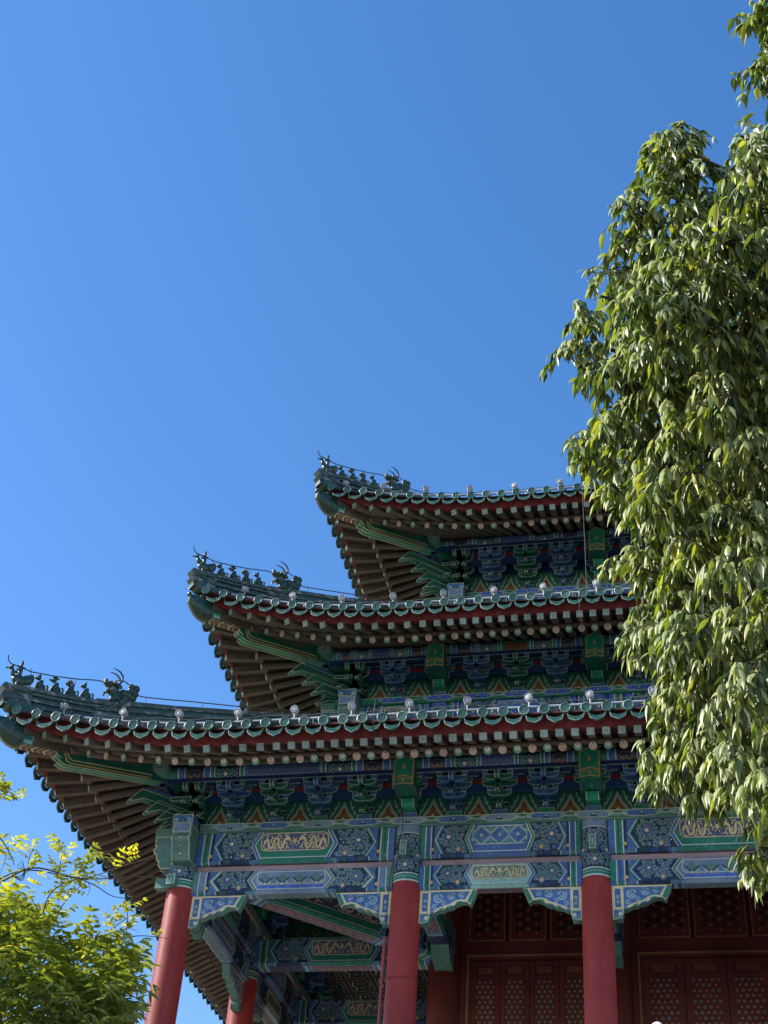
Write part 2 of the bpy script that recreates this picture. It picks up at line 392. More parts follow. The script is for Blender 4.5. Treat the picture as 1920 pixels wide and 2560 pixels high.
        P.disc(mid, (t0 + t1) / 2 - .02, .034, g, 6, 9)
        for j in range(6): P.stroke([(mid, (t0 + t1) / 2), (mid + .08 * math.cos(j * 1.047), (t0 + t1) / 2 + .1 * math.sin(j * 1.047))], .012, g, 5)
        q = random.Random(seed)
        for j in range(26 if not coarse else 0):
            u = q.uniform(c0 + .05, c1 - .05); v = q.choice((q.uniform(t0 + .02, t0 + .06), q.uniform(t1 - .06, t1 - .02), q.uniform(t0 + .05, t1 - .05)))
            P.stroke([(u, v), (u + .04, v - .012), (u + .07, v + .006)], .010, 'outline_blue', 4)

def beam(mb, F, L, zt, zb, half, scheme, out=True, inn=False, worn=0, seed=1, r=.05, coarse_in=True):
    """squared beam with chamfered lower edges along local u, painted on its faces.  F(u, o, z) -> world"""
    prof = [(half, zt), (half, zb + r), (half - r, zb), (-half + r, zb), (-half, zb + r), (-half, zt)]
    A = [F(0, o, z) for o, z in prof]; B = [F(L, o, z) for o, z in prof]
    mb.prism(A, B, 'blue')
    H = zt - zb - r
    for s, on, co in ((1, out, False), (-1, inn, coarse_in)):
        if not on: continue
        paint_beam_face(Paint(mb, lambda u, v, k, s=s: F(u, s * (half + k), zt - v)), L, H, scheme, worn, seed, co)
        # chamfer strip continues the bands
        kk = min(1.15, L / 3.48)
        C = Paint(mb, lambda u, v, k, s=s: F(u, s * (half - r * v + k * .7), zb + r * (1 - v) - k * .7))
        mid = {'dragon': 'green', 'brocade': 'blue', 'plain': 'blue_grey', 'dragon_blue': 'teal_pale'}[scheme]
        for u0, u1, m in ((.1 * kk, .12 * kk, 'pale'), (.12 * kk, .225 * kk, 'green'), (.225 * kk, .245 * kk, 'pale'), (.3 * kk, .34 * kk, 'green_grey'), (.42 * kk, .44 * kk, 'outline'), (.44 * kk, .95 * kk, 'blue_dark'), (.50 * kk, .62 * kk, 'green_grey'), (.66 * kk, .78 * kk, 'blue'), (.82 * kk, .92 * kk, 'green_grey'), (1.0 * kk, 1.06 * kk, 'green_grey')):
            C.rect(u0, u1, 0, 1, m, 1); C.rect(L - u1, L - u0, 0, 1, m, 1)
        C.rect(1.12 * kk, L - 1.12 * kk, 0, 1, mid, 1)
    # underside
    U = Paint(mb, lambda u, v, k: F(u, (half - r) * v, zb - k))
    kk = min(1.15, L / 3.48)
    for u0, u1, m in ((.1 * kk, .12 * kk, 'pale'), (.12 * kk, .225 * kk, 'green'), (.225 * kk, .245 * kk, 'pale'), (.3 * kk, .95 * kk, 'navy'), (.95 * kk, 1.0 * kk, 'blue'), (1.0 * kk, 1.05 * kk, 'teal_pale')):
        U.rect(u0, u1, -1, 1, m, 1); U.rect(L - u1, L - u0, -1, 1, m, 1)
    a, b = 1.12 * kk, L - 1.12 * kk
    if b > a:
        U.rect(a, b, -.95, .95, 'outline', 1); U.rect(a + .02, b - .02, -.84, .84, 'indigo' if scheme.startswith('dragon') else 'blue_grey', 2)
        n = max(3, int((b - a) / .11)); q = random.Random(seed + 77); g = 'salmon' if scheme.startswith('dragon') else 'green_grey'
        V = Paint(mb, lambda u, v, k: F(u, v, zb - k)); hw = (half - r)
        for i in range(n):
            u = lerp(a + .06, b - .06, (i + .5) / n); sg = 1 if i % 2 else -1
            V.ring(u, sg * hw * .25, hw * .22, hw * .42, g, 3, 9, 1.57 * sg, 1.57 * sg + 4.4)
            V.stroke([(u - .06, -sg * hw * .6), (u, -sg * hw * .25), (u + .06, -sg * hw * .55)], hw * .26, g, 3)
            V.stroke([(u + .02, sg * hw * .75), (u + .06, sg * hw * .5)], hw * .2, g, 3)

# ------------------------------------------------------------------ the pavilion's measurements (metres; corner column foot of paint at 0,0,0)
BAYS = [0, 4.0, 7.17, 11.17, 14.34, 18.34]
BASE_Z = -4.55
S = (0.0, 2.15, 3.93)          # how far each tier steps in
ZS = (0.0, 3.83, 7.98)         # how far each tier steps up
RZ = (0.0, .16, .02)           # extra corner lift of each tier
FULL = 18.34
WP = Vector((0, 0, BASE_Z))
pav = empty('pavilion', WP, 'three-tiered pavilion with green glazed eaves, painted blue and green beams and red columns', 'pavilion')
def side(k, s):
    a, z0 = S[k], ZS[k]
    if s == 0: return lambda u, o, z: Vector((a + u, a - o, z0 + z))
    return lambda u, o, z: Vector((a - o, a + u, z0 + z))
def part(mb, name, **kw): return mb.build(name, pav, WP, **kw)
def inst(o, loc, rotz=0.0, parent=None, wp=WP):
    c = o.copy(); col.objects.link(c); c.parent = parent or pav
    if wp is not None: c.matrix_parent_inverse = Matrix.Translation(wp).inverted()
    c.location = loc; c.rotation_euler = (0, 0, rotz); return c

# ------------------------------------------------------------------ columns
CR = .255
def column(x, y, z0, z1, r, painted=True, name='column'):
    mb = MB(); n = 40
    rr = r + .012
    prof = [(r * 1.05, z0), (r, z0 + 2.2), (r * .985, 0.0), (r * .985, .004)]
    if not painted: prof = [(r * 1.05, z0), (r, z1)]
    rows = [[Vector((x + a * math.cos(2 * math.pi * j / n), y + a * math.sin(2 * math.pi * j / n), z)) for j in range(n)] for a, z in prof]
    mb.grid(rows, 'column_red' if painted else 'inner_red_shaded', True, True)
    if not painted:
        mb.poly(rows[-1], 'inner_red_shaded'); return part(mb, name)
    o = part(mb, name)
    cb = MB(); rc = r * .975
    rows = [[Vector((x + rc * math.cos(2 * math.pi * j / n), y + rc * math.sin(2 * math.pi * j / n), z)) for j in range(n)] for z in (0.0, z1)]
    cb.grid(rows, 'navy', True, True)
    def f(u, v, k):
        t = u / rc - math.pi / 2; q = rc + .004 + k
        return Vector((x + q * math.cos(t), y + q * math.sin(t), z1 - v))
    P = Paint(cb, f, .0022)
    w = math.pi * rc * .98
    for (v0, v1, m) in ((z1 - .03, z1, 'pale'), (z1 - .125, z1 - .03, 'green'), (z1 - .15, z1 - .125, 'pale'), (z1 - .09, z1 - .075, 'teal_pale')):
        P.rect(-w, w, v0, v1, m, 2 if m != 'green' else 1, 36)
    P.rect(-w, w, 0, .14, 'blue_grey', 1, 36); P.rect(-w, w, .14, .155, 'pale', 2, 36)
    def ins(u, v): return .17 < v < z1 - .17
    cen = [(a, vv, .155, False) for a in (-.66, 0, .66) for vv in (.36, .74)] + [(-.33, .55, .10, True), (.33, .55, .10, True)]
    P.field(ins, -w * .8, w * .8, .17, z1 - .17, cen, r=.034, seed=int(x * 7 + y * 3) + 1)
    for a in (-.66, 0, .66):
        for vv in (.36, .74): P.disc(a, vv, .033, 'gold_pale', 8, 9)
    for a in (-.2, .2): P.disc(a, .55, .03, 'gold_pale', 8, 9)
    cb.build('painted_capital', o)
    return o
def tenon(o, x, y, d, z=.52):
    """through-tenon end sticking out of a column, outlined"""
    mb = MB(); dx, dy = d; px, py = -dy, dx
    F = lambda u, q, zz: Vector((x + px * u + dx * q, y + py * u + dy * q, zz))
    mb.box(F, -.055, .055, CR * .8, CR + .16, z - .13, z + .13, 'green_grey')
    P = Paint(mb, lambda u, v, k: F(u, CR + .16 + k, z + v))
    P.frame([(-.055, -.13), (.055, -.13), (.055, .13), (-.055, .13)], .013, 'outline', 1); P.rect(-.008, .008, -.05, .06, 'outline', 1)
    mb.build('tenon_end', o)
front_cols = []
for i, bx in enumerate(BAYS[:5]):
    o = column(bx, 0, BASE_Z, 1.02, CR)
    if 0 < i: tenon(o, bx - .02, 0, (0, -1), .52)
for by in BAYS[1:5]:
    o = column(0, by, BASE_Z, 1.02, CR); tenon(o, 0, by, (-1, 0))
for (x, y) in ((3.97, 3.97), (7.17, 3.97), (11.17, 3.97), (14.34, 3.97), (3.97, 7.17), (3.97, 11.17)):
    column(x, y, BASE_Z, 9.0 if (x, y) == (3.97, 3.97) else 1.9, .30, False, 'inner_column')

# ------------------------------------------------------------------ painted beams of the lowest storey
def frame_front(x0): return lambda u, o, z: Vector((x0 + u, -o, z))
def frame_left(y0): return lambda u, o, z: Vector((-o, y0 + u, z))
up_s = ['dragon', 'brocade', 'dragon', 'brocade', 'dragon']; lo_s = ['plain', 'dragon_blue', 'plain', 'dragon_blue', 'plain']
for sd in (0, 1):
    for i in range(4):
        a, b = BAYS[i] + CR * .9, BAYS[i + 1] - CR * .9
        F = frame_front(a) if sd == 0 else frame_left(a)
        inn = sd == 1
        mb = MB(); beam(mb, F, b - a, 1.02, .44, .17, up_s[i], True, inn, worn=0, seed=i * 5 + 11 + sd); part(mb, 'painted_beam')
        mb = MB(); mb.box(F, 0, b - a, -.06, .06, .30, .44, 'lilac_board'); part(mb, 'padding_board')
        mb = MB(); beam(mb, F, b - a, .30, -.11, .14, lo_s[i], True, inn, worn=1 if i == 0 else 0, seed=i * 5 + 3 + sd, r=.045); part(mb, 'painted_beam')
# flat plate on top of the beams, with cloud-shaped painting
def plate(k, s, u0, u1, z0, z1, h, cents, name='plate_beam'):
    F = side(k, s); mb = MB()
    prof = [(h - .012, z0), (h, z0 + .012), (h, z1 - .01), (h - .01, z1), (-h, z1), (-h, z0)]
    mb.prism([F(u0, o, z) for o, z in prof], [F(u1, o, z) for o, z in prof], 'green_grey')
    mb.box(F, u0 + .01, u1 - .01, -h * .96, -.175, z0 - .003, z0 - .001, 'salmon')
    P = Paint(mb, lambda u, v, q: F(u, h + q, z1 - .012 - v)); H = z1 - z0 - .03
    P.rect(u0, u1, 0, H, 'green_grey', .4); P.rect(u0, u1, H * .9, H, 'green_dark', 1); P.rect(u0, u1, 0, H * .09, 'outline', 1)
    for c in cents:
        w = .305
        lob = [(c - w * .7, 0), (c + w * .7, 0), (c + w * .78, H * .2), (c + w * 1.05, H * .3), (c + w * 1.08, H * .5), (c + w * .86, H * .56), (c + w * .9, H * .74), (c + w * .66, H * .97), (c - w * .66, H * .97), (c - w * .9, H * .74), (c - w * .86, H * .56), (c - w * 1.08, H * .5), (c - w * 1.05, H * .3), (c - w * .78, H * .2)]
        P.poly(lob, 'blue_grey' if int(c * 1.3) % 2 else 'blue', 2); P.frame(lob, .013, 'outline', 3)
        P.poly([(c - .06, H * .8), (c, H * .25), (c + .06, H * .8)], 'navy', 4); P.disc(c, H * .5, .02, 'teal_pale', 5, 7)
        P.stroke([(c + .27, H * .75), (c + .33, H * .5), (c + .4, H * .62), (c + .47, H * .5), (c + .53, H * .75)], .014, 'outline', 3)
        for a in (-.03, 0, .03): P.poly([(c + .4 + a - .015, H * .35), (c + .4 + a, H * .12), (c + .4 + a + .015, H * .35)], 'navy', 3)
    if k: mb.m = [{'blue': 'blue_vivid', 'blue_grey': 'blue_vivid', 'green_grey': 'green'}.get(x_, x_) for x_ in mb.m]  # upper tiers get brighter paints, standing in for light reflected off the roofs
    part(mb, name)

# sparrow braces under the lower beam
def brace(F, d):
    """F(u, o, z) with u measured from the column axis along d (+1/-1)"""
    mb = MB(); G = lambda u, o, z: F(d * u, o, z)
    c = CR - .01
    low = [(1.10, -.38), (1.04, -.33), (.95, -.325), (.86, -.36), (.80, -.41), (.70, -.42), (.66, -.46), (.56, -.47), (.50, -.51), (.42, -.53)]
    prof = [(c, -.112), (1.21, -.112)] + low + [(.42, -.60), (.38, -.66), (.32, -.69), (c, -.69)]
    t = .075
    mb.prism([G(u, t, z) for u, z in prof], [G(u, -t, z) for u, z in prof], 'cream', 'green_grey')
    for o, sg in ((t, 1), (-t, -1)):
        P = Paint(mb, lambda u, v, k: G(u, o + sg * k, v))
        P.rect(c + .05, c + .135, -.48, -.17, 'blue', 1); P.frame([(c + .05, -.48), (c + .135, -.48), (c + .135, -.17), (c + .05, -.17)], .008, 'blue_dark', 2)
        P.ring(c + .092, -.3, .012, .03, 'teal_pale', 2, 8); P.ring(c + .092, -.4, .01, .026, 'outline_blue', 2, 8)
        pan = [(c + .185, -.145), (1.09, -.145), (1.005, -.295), (.93, -.28), (.84, -.30), (.74, -.365), (.6, -.41), (.48, -.465), (c + .185, -.50)]
        P.poly(pan, 'blue', 1)
        for (cu, cz, rr) in ((.56, -.26, .085), (.78, -.225, .07), (.95, -.21, .05), (.5, -.4, .045), (.66, -.35, .04)):
            P.ring(cu, cz, rr * .62, rr, 'outline_blue', 2, 12, .3, 5.9); P.ring(cu, cz, rr * .18, rr * .45, 'teal_pale', 2, 9, 1.5, 6.6)
        for j in range(12):
            a = .46 + j * .05; P.stroke([(a, -.18 - .016 * (j % 3)), (a + .05, -.16 - .02 * (j % 2))], .012, 'green_grey', 2)
        P.poly([(1.13, -.13), (1.2, -.125), (1.1, -.365), (1.045, -.315)], 'green', 1)
        # stepped lower edge
        for j, (u0, u1, z) in enumerate(((.95, .86, -.34), (.8, .71, -.415), (.66, .58, -.455), (.5, .43, -.51))):
            P.poly([(u0, z + .03), (u1, z + .01), (u1, z - .02), (u0, z + .005)], 'blue' if j % 2 else 'green', 2)
        P.rect(c + .01, .40, -.685, -.52, 'green_grey', 1); P.rect(c + .03, c + .09, -.60, -.545, 'blue', 2); P.disc(c + .12, -.6, .035, 'pale', 2, 9); P.frame([(c + .01, -.685), (.40, -.665), (.415, -.52), (c + .01, -.52)], .012, 'outline', 3)
    part(mb, 'sparrow_brace')
for i in range(5):
    for d in (-1, 1):
        if (i == 0 and d < 0): continue
        brace(lambda u, o, z, x=BAYS[i]: Vector((x + u, -o, z)), d)
for i in range(3):
    for d in (-1, 1):
        if (i == 0 and d < 0): continue
        brace(lambda u, o, z, y=BAYS[i]: Vector((-o, y + u, z)), d)

# beam ends at the corner (carved fists) and lower tenon blocks
def fists(k, zt, zb, lower=True):
    for s in (0, 1):
        F = side(k, s); mb = MB(); w = .165
        prof = [(.1, zt), (.60, zt), (.60, zt - .16), (.56, zt - .2), (.62, lerp(zt, zb, .40)), (.60, lerp(zt, zb, .5)), (.53, lerp(zt, zb, .58)), (.54, lerp(zt, zb, .7)), (.48, lerp(zt, zb, .78)), (.48, lerp(zt, zb, .9)), (.42, zb), (.1, zb)]
        off = .05
        mb.prism([F(off - w, o, z) for o, z in prof], [F(off + w, o, z) for o, z in prof], 'green_grey')
        for u in (off - w - .002, off + w + .002):
            P = Paint(mb, lambda a, b, q, u=u: F(u + (q if u > off else -q), a, b)); P.frame(prof, .016, 'cream', 1)
        for i in range(1, len(prof) - 2):
            (o0, z0), (o1, z1) = prof[i], prof[i + 1]
            for u in (off - w, off + w - .018): mb.poly([F(u, o0 + .003, z0), F(u + .018, o0 + .003, z0), F(u + .018, o1 + .003, z1), F(u, o1 + .003, z1)], 'outline')
            if i > 2: mb.poly([F(off - .022, o0 + .004, z0 - .02), F(off + .022, o0 + .004, z0 - .02), F(off + .022, o1 + .004, z1 + .02), F(off - .022, o1 + .004, z1 + .02)], 'gold')
        mb.box(F, off - w, off + w, .597, .604, zt - .175, zt - .16, 'outline'); mb.box(F, off - w, off + w, .597, .604, zt - .012, zt, 'outline')
        mb.box(F, off - w + .018, off + w - .018, .598, .602, zt - .16, zt - .012, 'blue_grey')
        # capping plate end
        mb.box(F, off - w - .02, off + w + .02, .08, .62, zt + .002, zt + .16, 'green_grey' if s else 'blue')
        P = Paint(mb, lambda a, b, q: F(a, .62 + q, b)); P.frame([(off - w - .02, zt), (off + w + .02, zt), (off + w + .02, zt + .16), (off - w - .02, zt + .16)], .014, 'outline', 1)
        for sx in (-1, 1): P.ring(off + sx * .12, zt + .06, .012, .035, 'teal_pale', 1, 8)
        P.poly([(off - .06, zt + .02), (off, zt + .1), (off + .06, zt + .02)], 'navy', 1); P.disc(off, zt + .05, .016, 'teal_pale', 2, 7)
        part(mb, 'beam_fist')
        if lower:
            mb = MB(); u0 = .10 if s == 0 else .0
            mb.box(F, -.25 + u0, -.10 + u0, .1, .41, -.02, .16, 'green_grey')
            P = Paint(mb, lambda a, b, q: F(a, .41 + q, b)); P.frame([(-.25 + u0, -.02), (-.10 + u0, -.02), (-.10 + u0, .16), (-.25 + u0, .16)], .013, 'outline', 1); P.rect(-.18 + u0, -.16 + u0, .04, .1, 'outline', 1)
            part(mb, 'beam_tenon')
fists(0, 1.02, .40)
fists(1, 1.02, .40, False)
fists(2, .70, .20, False)

# inner gallery beams
def gallery():
    mb = MB(); beam(mb, lambda u, o, z: Vector((.2 + u, 4.0 - o, z)), 3.5, .76, .24, .19, 'dragon', True, False, seed=31)
    for u in (.25, .72): mb.box(lambda a, b, c: Vector((.2 + a, 4.0 - b, c)), u, u + .15, .188, .198, .29, .76, 'green')
    part(mb, 'gallery_beam')
    mb = MB(); beam(mb, lambda u, o, z: Vector((.2 + u, 7.17 - o, z)), 3.5, .76, .24, .19, 'dragon', True, False, seed=33); part(mb, 'gallery_beam')
    mb = MB(); beam(mb, lambda u, o, z: Vector((.2 + u, 11.17 - o, z)), 3.5, .76, .24, .19, 'dragon', True, False, seed=34); part(mb, 'gallery_beam')
    for x in BAYS[1:5]:
        mb = MB(); beam(mb, lambda u, o, z, x=x: Vector((x - o, .2 + u, z)), 3.5, .8, .30, .19, 'dragon', True, True, seed=35, coarse_in=False); part(mb, 'gallery_beam')
        # carved supporting cushion where the beam meets the inner column
        mb = MB(); F = lambda u, o, z, x=x: Vector((x + o, u, z))
        mb.prism([F(3.1, .17, .30), F(3.7, .17, .30), F(3.7, .17, .02), F(3.3, .17, .1)], [F(3.1, -.17, .30), F(3.7, -.17, .30), F(3.7, -.17, .02), F(3.3, -.17, .1)], 'green_grey'); part(mb, 'beam_cushion')
    q = math.sqrt(.5)
    mb = MB(); beam(mb, lambda u, o, z: Vector((q * (u + .3) + q * o, q * (u + .3) - q * o, z)), 5.0, .92, .28, .2, 'dragon', True, False, seed=41); part(mb, 'diagonal_beam')
    for s in (0, 1):
        F = side(0, s)
        mb = MB(); mb.box(F, 2.15, 16, -2.3, -2.0, 1.3, 1.75, 'green_dark')
        P = Paint(mb, lambda u, v, k: F(u, -2.0 + k, v))
        for j in range(16):
            u = 2.5 + j * .8; P.ring(u, 1.52, .06, .1, 'gold_dull', 1, 10, .4, 5.5); P.stroke([(u + .1, 1.5), (u + .3, 1.6), (u + .5, 1.45), (u + .68, 1.52)], .03, 'outline', 1)
        part(mb, 'inner_tie_beam')
        mb = MB(); rows = [[F(u, o, z) for u in (0.0 if s else 0.3, 17)] for o, z in ((-.1, 2.0), (-2.1, 2.2), (-3.95, 2.6))]
        mb.grid(rows, 'ceiling_dark', False)
        P = Paint(mb, lambda u, v, k: F(u, -v, (lerp(2.0, 2.2, (v - .1) / 2.0) if v < 2.1 else lerp(2.2, 2.6, (v - 2.1) / 1.85)) - .006 - k))
        for iu in range(19):
            for iv in range(6):
                u, v = .75 + iu * .8, .35 + iv * .62
                P.frame([(u - .34, v - .27), (u + .34, v - .27), (u + .34, v + .27), (u - .34, v + .27)], .025, 'gold_dull', 1)
                P.ring(u - .12, v, .06, .09, 'gold_dull', 1, 9, .5, 5.6); P.ring(u + .13, v + .02, .05, .075, 'green_grey', 1, 9, 2, 7); P.stroke([(u - .25, v - .15), (u - .05, v - .2), (u + .1, v - .12), (u + .26, v - .18)], .03, 'outline', 1); P.stroke([(u - .26, v + .16), (u, v + .2), (u + .25, v + .14)], .03, 'blue', 1)
        part(mb, 'gallery_ceiling')
gallery()
mb = MB(); F = lambda u, o, z: Vector((u, 5.6 - o, z))
prof = [(1.25, 1.45), (1.25, 1.15), (1.4, 1.02), (1.75, 1.02), (1.82, 1.1), (2.0, 1.1), (2.0, 1.45)]
mb.prism([F(u, .1, z) for u, z in prof], [F(u, -.1, z) for u, z in prof], 'green_grey')
P = Paint(mb, lambda u, v, k: F(u, .1 + k, v)); P.frame(prof, .03, 'outline', 1); P.rect(1.4, 1.6, 1.16, 1.3, 'blue', 1); P.poly([(1.5, 1.06), (1.72, 1.06), (1.66, 1.14)], 'cream', 2)
mb.box(F, .3, 3.7, -.14, .14, 1.45, 1.8, 'green_dark'); P = Paint(mb, lambda u, v, k: F(u, .14 + k, v))
for j in range(10): P.ring(.6 + j * .32, 1.62, .06, .1, 'gold_dull', 1, 9, j, j + 5)
P.rect(.3, 3.7, 1.47, 1.5, 'outline', 1)
part(mb, 'carved_block')

# ------------------------------------------------------------------ bracket sets
def oprism(mb, F, prof, o0, o1, m, edge, d=.013, back=False):
    """profile in (u, z) extruded from o0 (back) to o1 (front) with an outlined front face"""
    mb.prism([F(u, o1, z) for u, z in prof], [F(u, o0, z) for u, z in prof], m)
    q = inset(prof, d); n = len(prof)
    for i in range(n):
        j = (i + 1) % n; mb.poly([F(*prof[i][:1], o1 + .003, prof[i][1]), F(prof[j][0], o1 + .003, prof[j][1]), F(q[j][0], o1 + .003, q[j][1]), F(q[i][0], o1 + .003, q[i][1])], edge)
def dou(mb, F, u, o, z, w, h, m, edge, dep=.1):
    prof = [(u - w * .36, z), (u + w * .36, z), (u + w * .5, z + h * .45), (u + w * .5, z + h), (u - w * .5, z + h), (u - w * .5, z + h * .45)]
    oprism(mb, F, prof, o - dep / 2, o + dep / 2, m, edge, .009)
def arm(mb, F, u0, u1, o, z, h, m, edge, t=.075):
    """transverse arm with curved-up ends; u0/u1 signed half spans"""
    c = min(.1, abs(u1 - u0) * .25)
    prof = [(u0, z + h), (u0, z + h * .55)]
    if u0 < 0: prof += [(u0 + c * .3, z + h * .22), (u0 + c, z)]
    else: prof += [(u0, z)]
    if u1 > 0: prof += [(u1 - c, z), (u1 - c * .3, z + h * .22), (u1, z + h * .55), (u1, z + h)]
    else: prof += [(u1, z), (u1, z + h)]
    oprism(mb, F, prof, o - t / 2, o + t / 2, m, edge)
def outarm(mb, F, u, o1, z, h, m, edge, w=.085, beak=True, o0=-.3, W=None):
    """member running outwards; beak slopes down to a tip"""
    w = W or w
    if beak: prof = [(o0, z), (o1 - .16, z), (o1 + .05, z - h * .72), (o1 + .09, z - h * .60), (o1 + .07, z - h * .35), (o1 - .10, z + h), (o0, z + h)]
    else: prof = [(o0, z), (o1 - .06, z), (o1 + .02, z + h * .35), (o1 + .02, z + h), (o0, z + h)]
    mb.prism([F(u - w / 2, o, zz) for o, zz in prof], [F(u + w / 2, o, zz) for o, zz in prof], m)
    # outlines: front edge faces and side faces
    for sgn in (-1, 1):
        q = inset(prof, .012); n = len(prof); uu = u + sgn * (w / 2 + .003)
        for i in range(n):
            j = (i + 1) % n; mb.poly([F(uu, *prof[i]), F(uu, *prof[j]), F(uu, *q[j]), F(uu, *q[i])], edge)
    rng = range(1, 5) if beak else range(1, 3)
    for i in rng:
        (a0, b0), (a1, b1) = prof[i], prof[i + 1]
        nx, nz = (b1 - b0), -(a1 - a0); l = math.hypot(nx, nz) or 1; nx, nz = nx / l * .003, nz / l * .003
        for ua, ub in ((u - w / 2, u - w / 2 + .014), (u + w / 2 - .014, u + w / 2)):
            mb.poly([F(ua, a0 + nx, b0 + nz), F(ub, a0 + nx, b0 + nz), F(ub, a1 + nx, b1 + nz), F(ua, a1 + nx, b1 + nz)], edge)
    if beak: mb.poly([F(u - w / 2, o1 + .093, z - h * .60), F(u + w / 2, o1 + .093, z - h * .60), F(u + w / 2, o1 + .073, z - h * .35), F(u - w / 2, o1 + .073, z - h * .35)], 'pale')
def bracket(mb, F, nst, st, b, top, blue, wide=False, spans=(-1, 1), base=True, inner=True, ushift=0.0, scale=1.0):
    A, D = ('blue_set_shaded', 'green_set_shaded') if blue else ('green_set_shaded', 'blue_set_shaded')
    E1, E2 = ('outline_blue', 'outline') if blue else ('outline', 'outline_blue')
    A2 = 'blue_dark' if blue else 'green_dark'
    hz = .13; h = (top - b - hz) / (nst + 1); ha, hd = h * .62, h * .38
    if base: dou(mb, F, 0, .02, b, .25, hz, 'green' if blue else 'blue', E2, .24)
    s0, s1 = spans
    sh, lg = .21 * scale, .31 * scale
    cw = .20 if wide else .08
    for j in range(1, nst + 2):
        z = b + hz + (j - 1) * h
        if j <= nst: outarm(mb, F, ushift, j * st + (.07 if not wide else .12), z + ha * .1, ha * 1.15, 'green_bright' if wide else A, E1, W=cw if not wide else .22, o0=-j * st if inner else 0, beak=not wide)
        else: outarm(mb, F, ushift, nst * st + .17, z, ha, A, E1, W=cw, beak=False, o0=-nst * st if inner else 0)
        for p in range(-nst if inner else 0, nst + 1):
            ap = abs(p)
            if p == -nst: continue
            if j == ap + 1 and ap < nst: half = sh
            elif j == ap + 2 and j <= nst + 1: half = lg
            elif ap == nst and j == nst + 1: half = .26 * scale
            else: continue
            o = p * st
            arm(mb, F, half * s0, half * s1, o, z, ha, A, E1)
            for sg in (s0, s1):
                if sg: dou(mb, F, sg * (half - .04), o, z + ha, .10, hd, D, E2)
            if not wide or p < nst: dou(mb, F, 0, o + .0, z + ha, .11, hd, D, E2)

BR = [  # steps, step, base z, top z
    (2, .25, 1.18, 1.84), (2, .25, 1.18, 1.84), (3, .18, .86, 1.84)]
protos = {}
for k in range(3):
    n, st, b, top = BR[k]
    for kind in ('blue', 'green', 'wide'):
        mb = MB(); bracket(mb, lambda u, o, z: Vector((u, -o, z)), n, st, b, top, kind == 'blue', kind == 'wide')
        protos[k, kind] = mb
first = {}
def put_bracket(k, s, u, kind):
    F = side(k, s); p = F(u, 0, 0); rz = 0 if s == 0 else -math.pi / 2
    key = (k, kind)
    if key not in first:
        first[key] = part(protos[key], 'bracket_set'); first[key].location = p; first[key].rotation_euler = (0, 0, rz)
    else: inst(first[key], p, rz)
def flame(mb, F, z0, hh, w):
    mb_pts = lambda sc: [(-w * sc, 0), (w * sc, 0), (w * sc * 1.02, hh * sc * .12), (w * sc * .86, hh * sc * .30), (w * sc * .60, hh * sc * .46), (w * sc * .36, hh * sc * .62), (w * sc * .20, hh * sc * .80), (0, hh * sc), (-w * sc * .20, hh * sc * .80), (-w * sc * .36, hh * sc * .62), (-w * sc * .60, hh * sc * .46), (-w * sc * .86, hh * sc * .30), (-w * sc * 1.02, hh * sc * .12)]
    P = Paint(mb, lambda u, v, q: F(u, .06 + q, z0 + v), .004)
    P.poly(mb_pts(1.0), 'outline', 1); P.poly(mb_pts(.93), 'green', 2); P.poly(mb_pts(.84), 'cream', 3); P.poly(mb_pts(.78), 'flame_brown', 4)
    for j in range(7):
        a = -1.2 + j * .4; P.stroke([(.0, .07), (.07 * math.sin(a), .08 + .07 * math.cos(a)), (.085 * math.sin(a * 1.1), .1 + .1 * math.cos(a))], .012, 'gold_dull', 5)
    for (x, y) in ((-.035, .04), (.035, .04), (0, .09), (0, .03)): P.disc(x, y, .02, 'pale', 6, 7)
flame_first = {}
def put_flame(k, s, u):
    F = side(k, s); b = BR[k][2]; hh = .44 if k < 2 else .5
    if k not in flame_first:
        mb = MB(); mb.prism([Vector((x, -.06, b + z)) for x, z in ((-.27, 0), (.27, 0), (.27, hh + .06), (-.27, hh + .06))], [Vector((x, -.01, b + z)) for x, z in ((-.27, 0), (.27, 0), (.27, hh + .06), (-.27, hh + .06))], 'green_dark')
        Pq = Paint(mb, lambda u2, v, q_: Vector((u2, -.06 - q_, b + v)), .003)
        for sg in (-1, 1):
            Pq.stroke([(sg * .255, .02), (sg * .235, hh * .3), (sg * .17, hh * .55), (sg * .12, hh * .8), (sg * .10, hh)], .012, 'outline', 1)
            for (a, bq) in ((.235, .06), (.20, .2), (.15, .3)): Pq.ring(sg * a, bq * hh / .44, .016, .03, 'teal_pale' if a < .22 else 'outline', 1, 8, 0, 4.6)
        flame(mb, lambda u2, o, z: Vector((u2, -o, z)), b, hh * .96, .19)
        flame_first[k] = part(mb, 'flame_panel'); o = flame_first[k]; o.location = F(u, 0, 0); o.rotation_euler = (0, 0, 0 if s == 0 else -math.pi / 2)
    else: inst(flame_first[k], F(u, 0, 0), 0 if s == 0 else -math.pi / 2)
def sets_for(k):
    """u positions (relative to the tier's corner) of bracket sets and their kind"""
    out = []; xs = [b - S[k] for b in BAYS if b - S[k] > .3]
    prev = 0.0
    for x in xs:
        L = x - prev; n = {4.0: 5, 3.17: 4}.get(round(L, 2), max(2, round(L / .82)))
        for i in range(1, n): out.append((prev + L * i / n, 'blue' if (i % 2 == 1) else 'green'))
        out.append((x, 'wide')); prev = x
    return out
LIM = (13.0, 11.5, 10.0); LIML = (13.0, 4.4, 3.6)
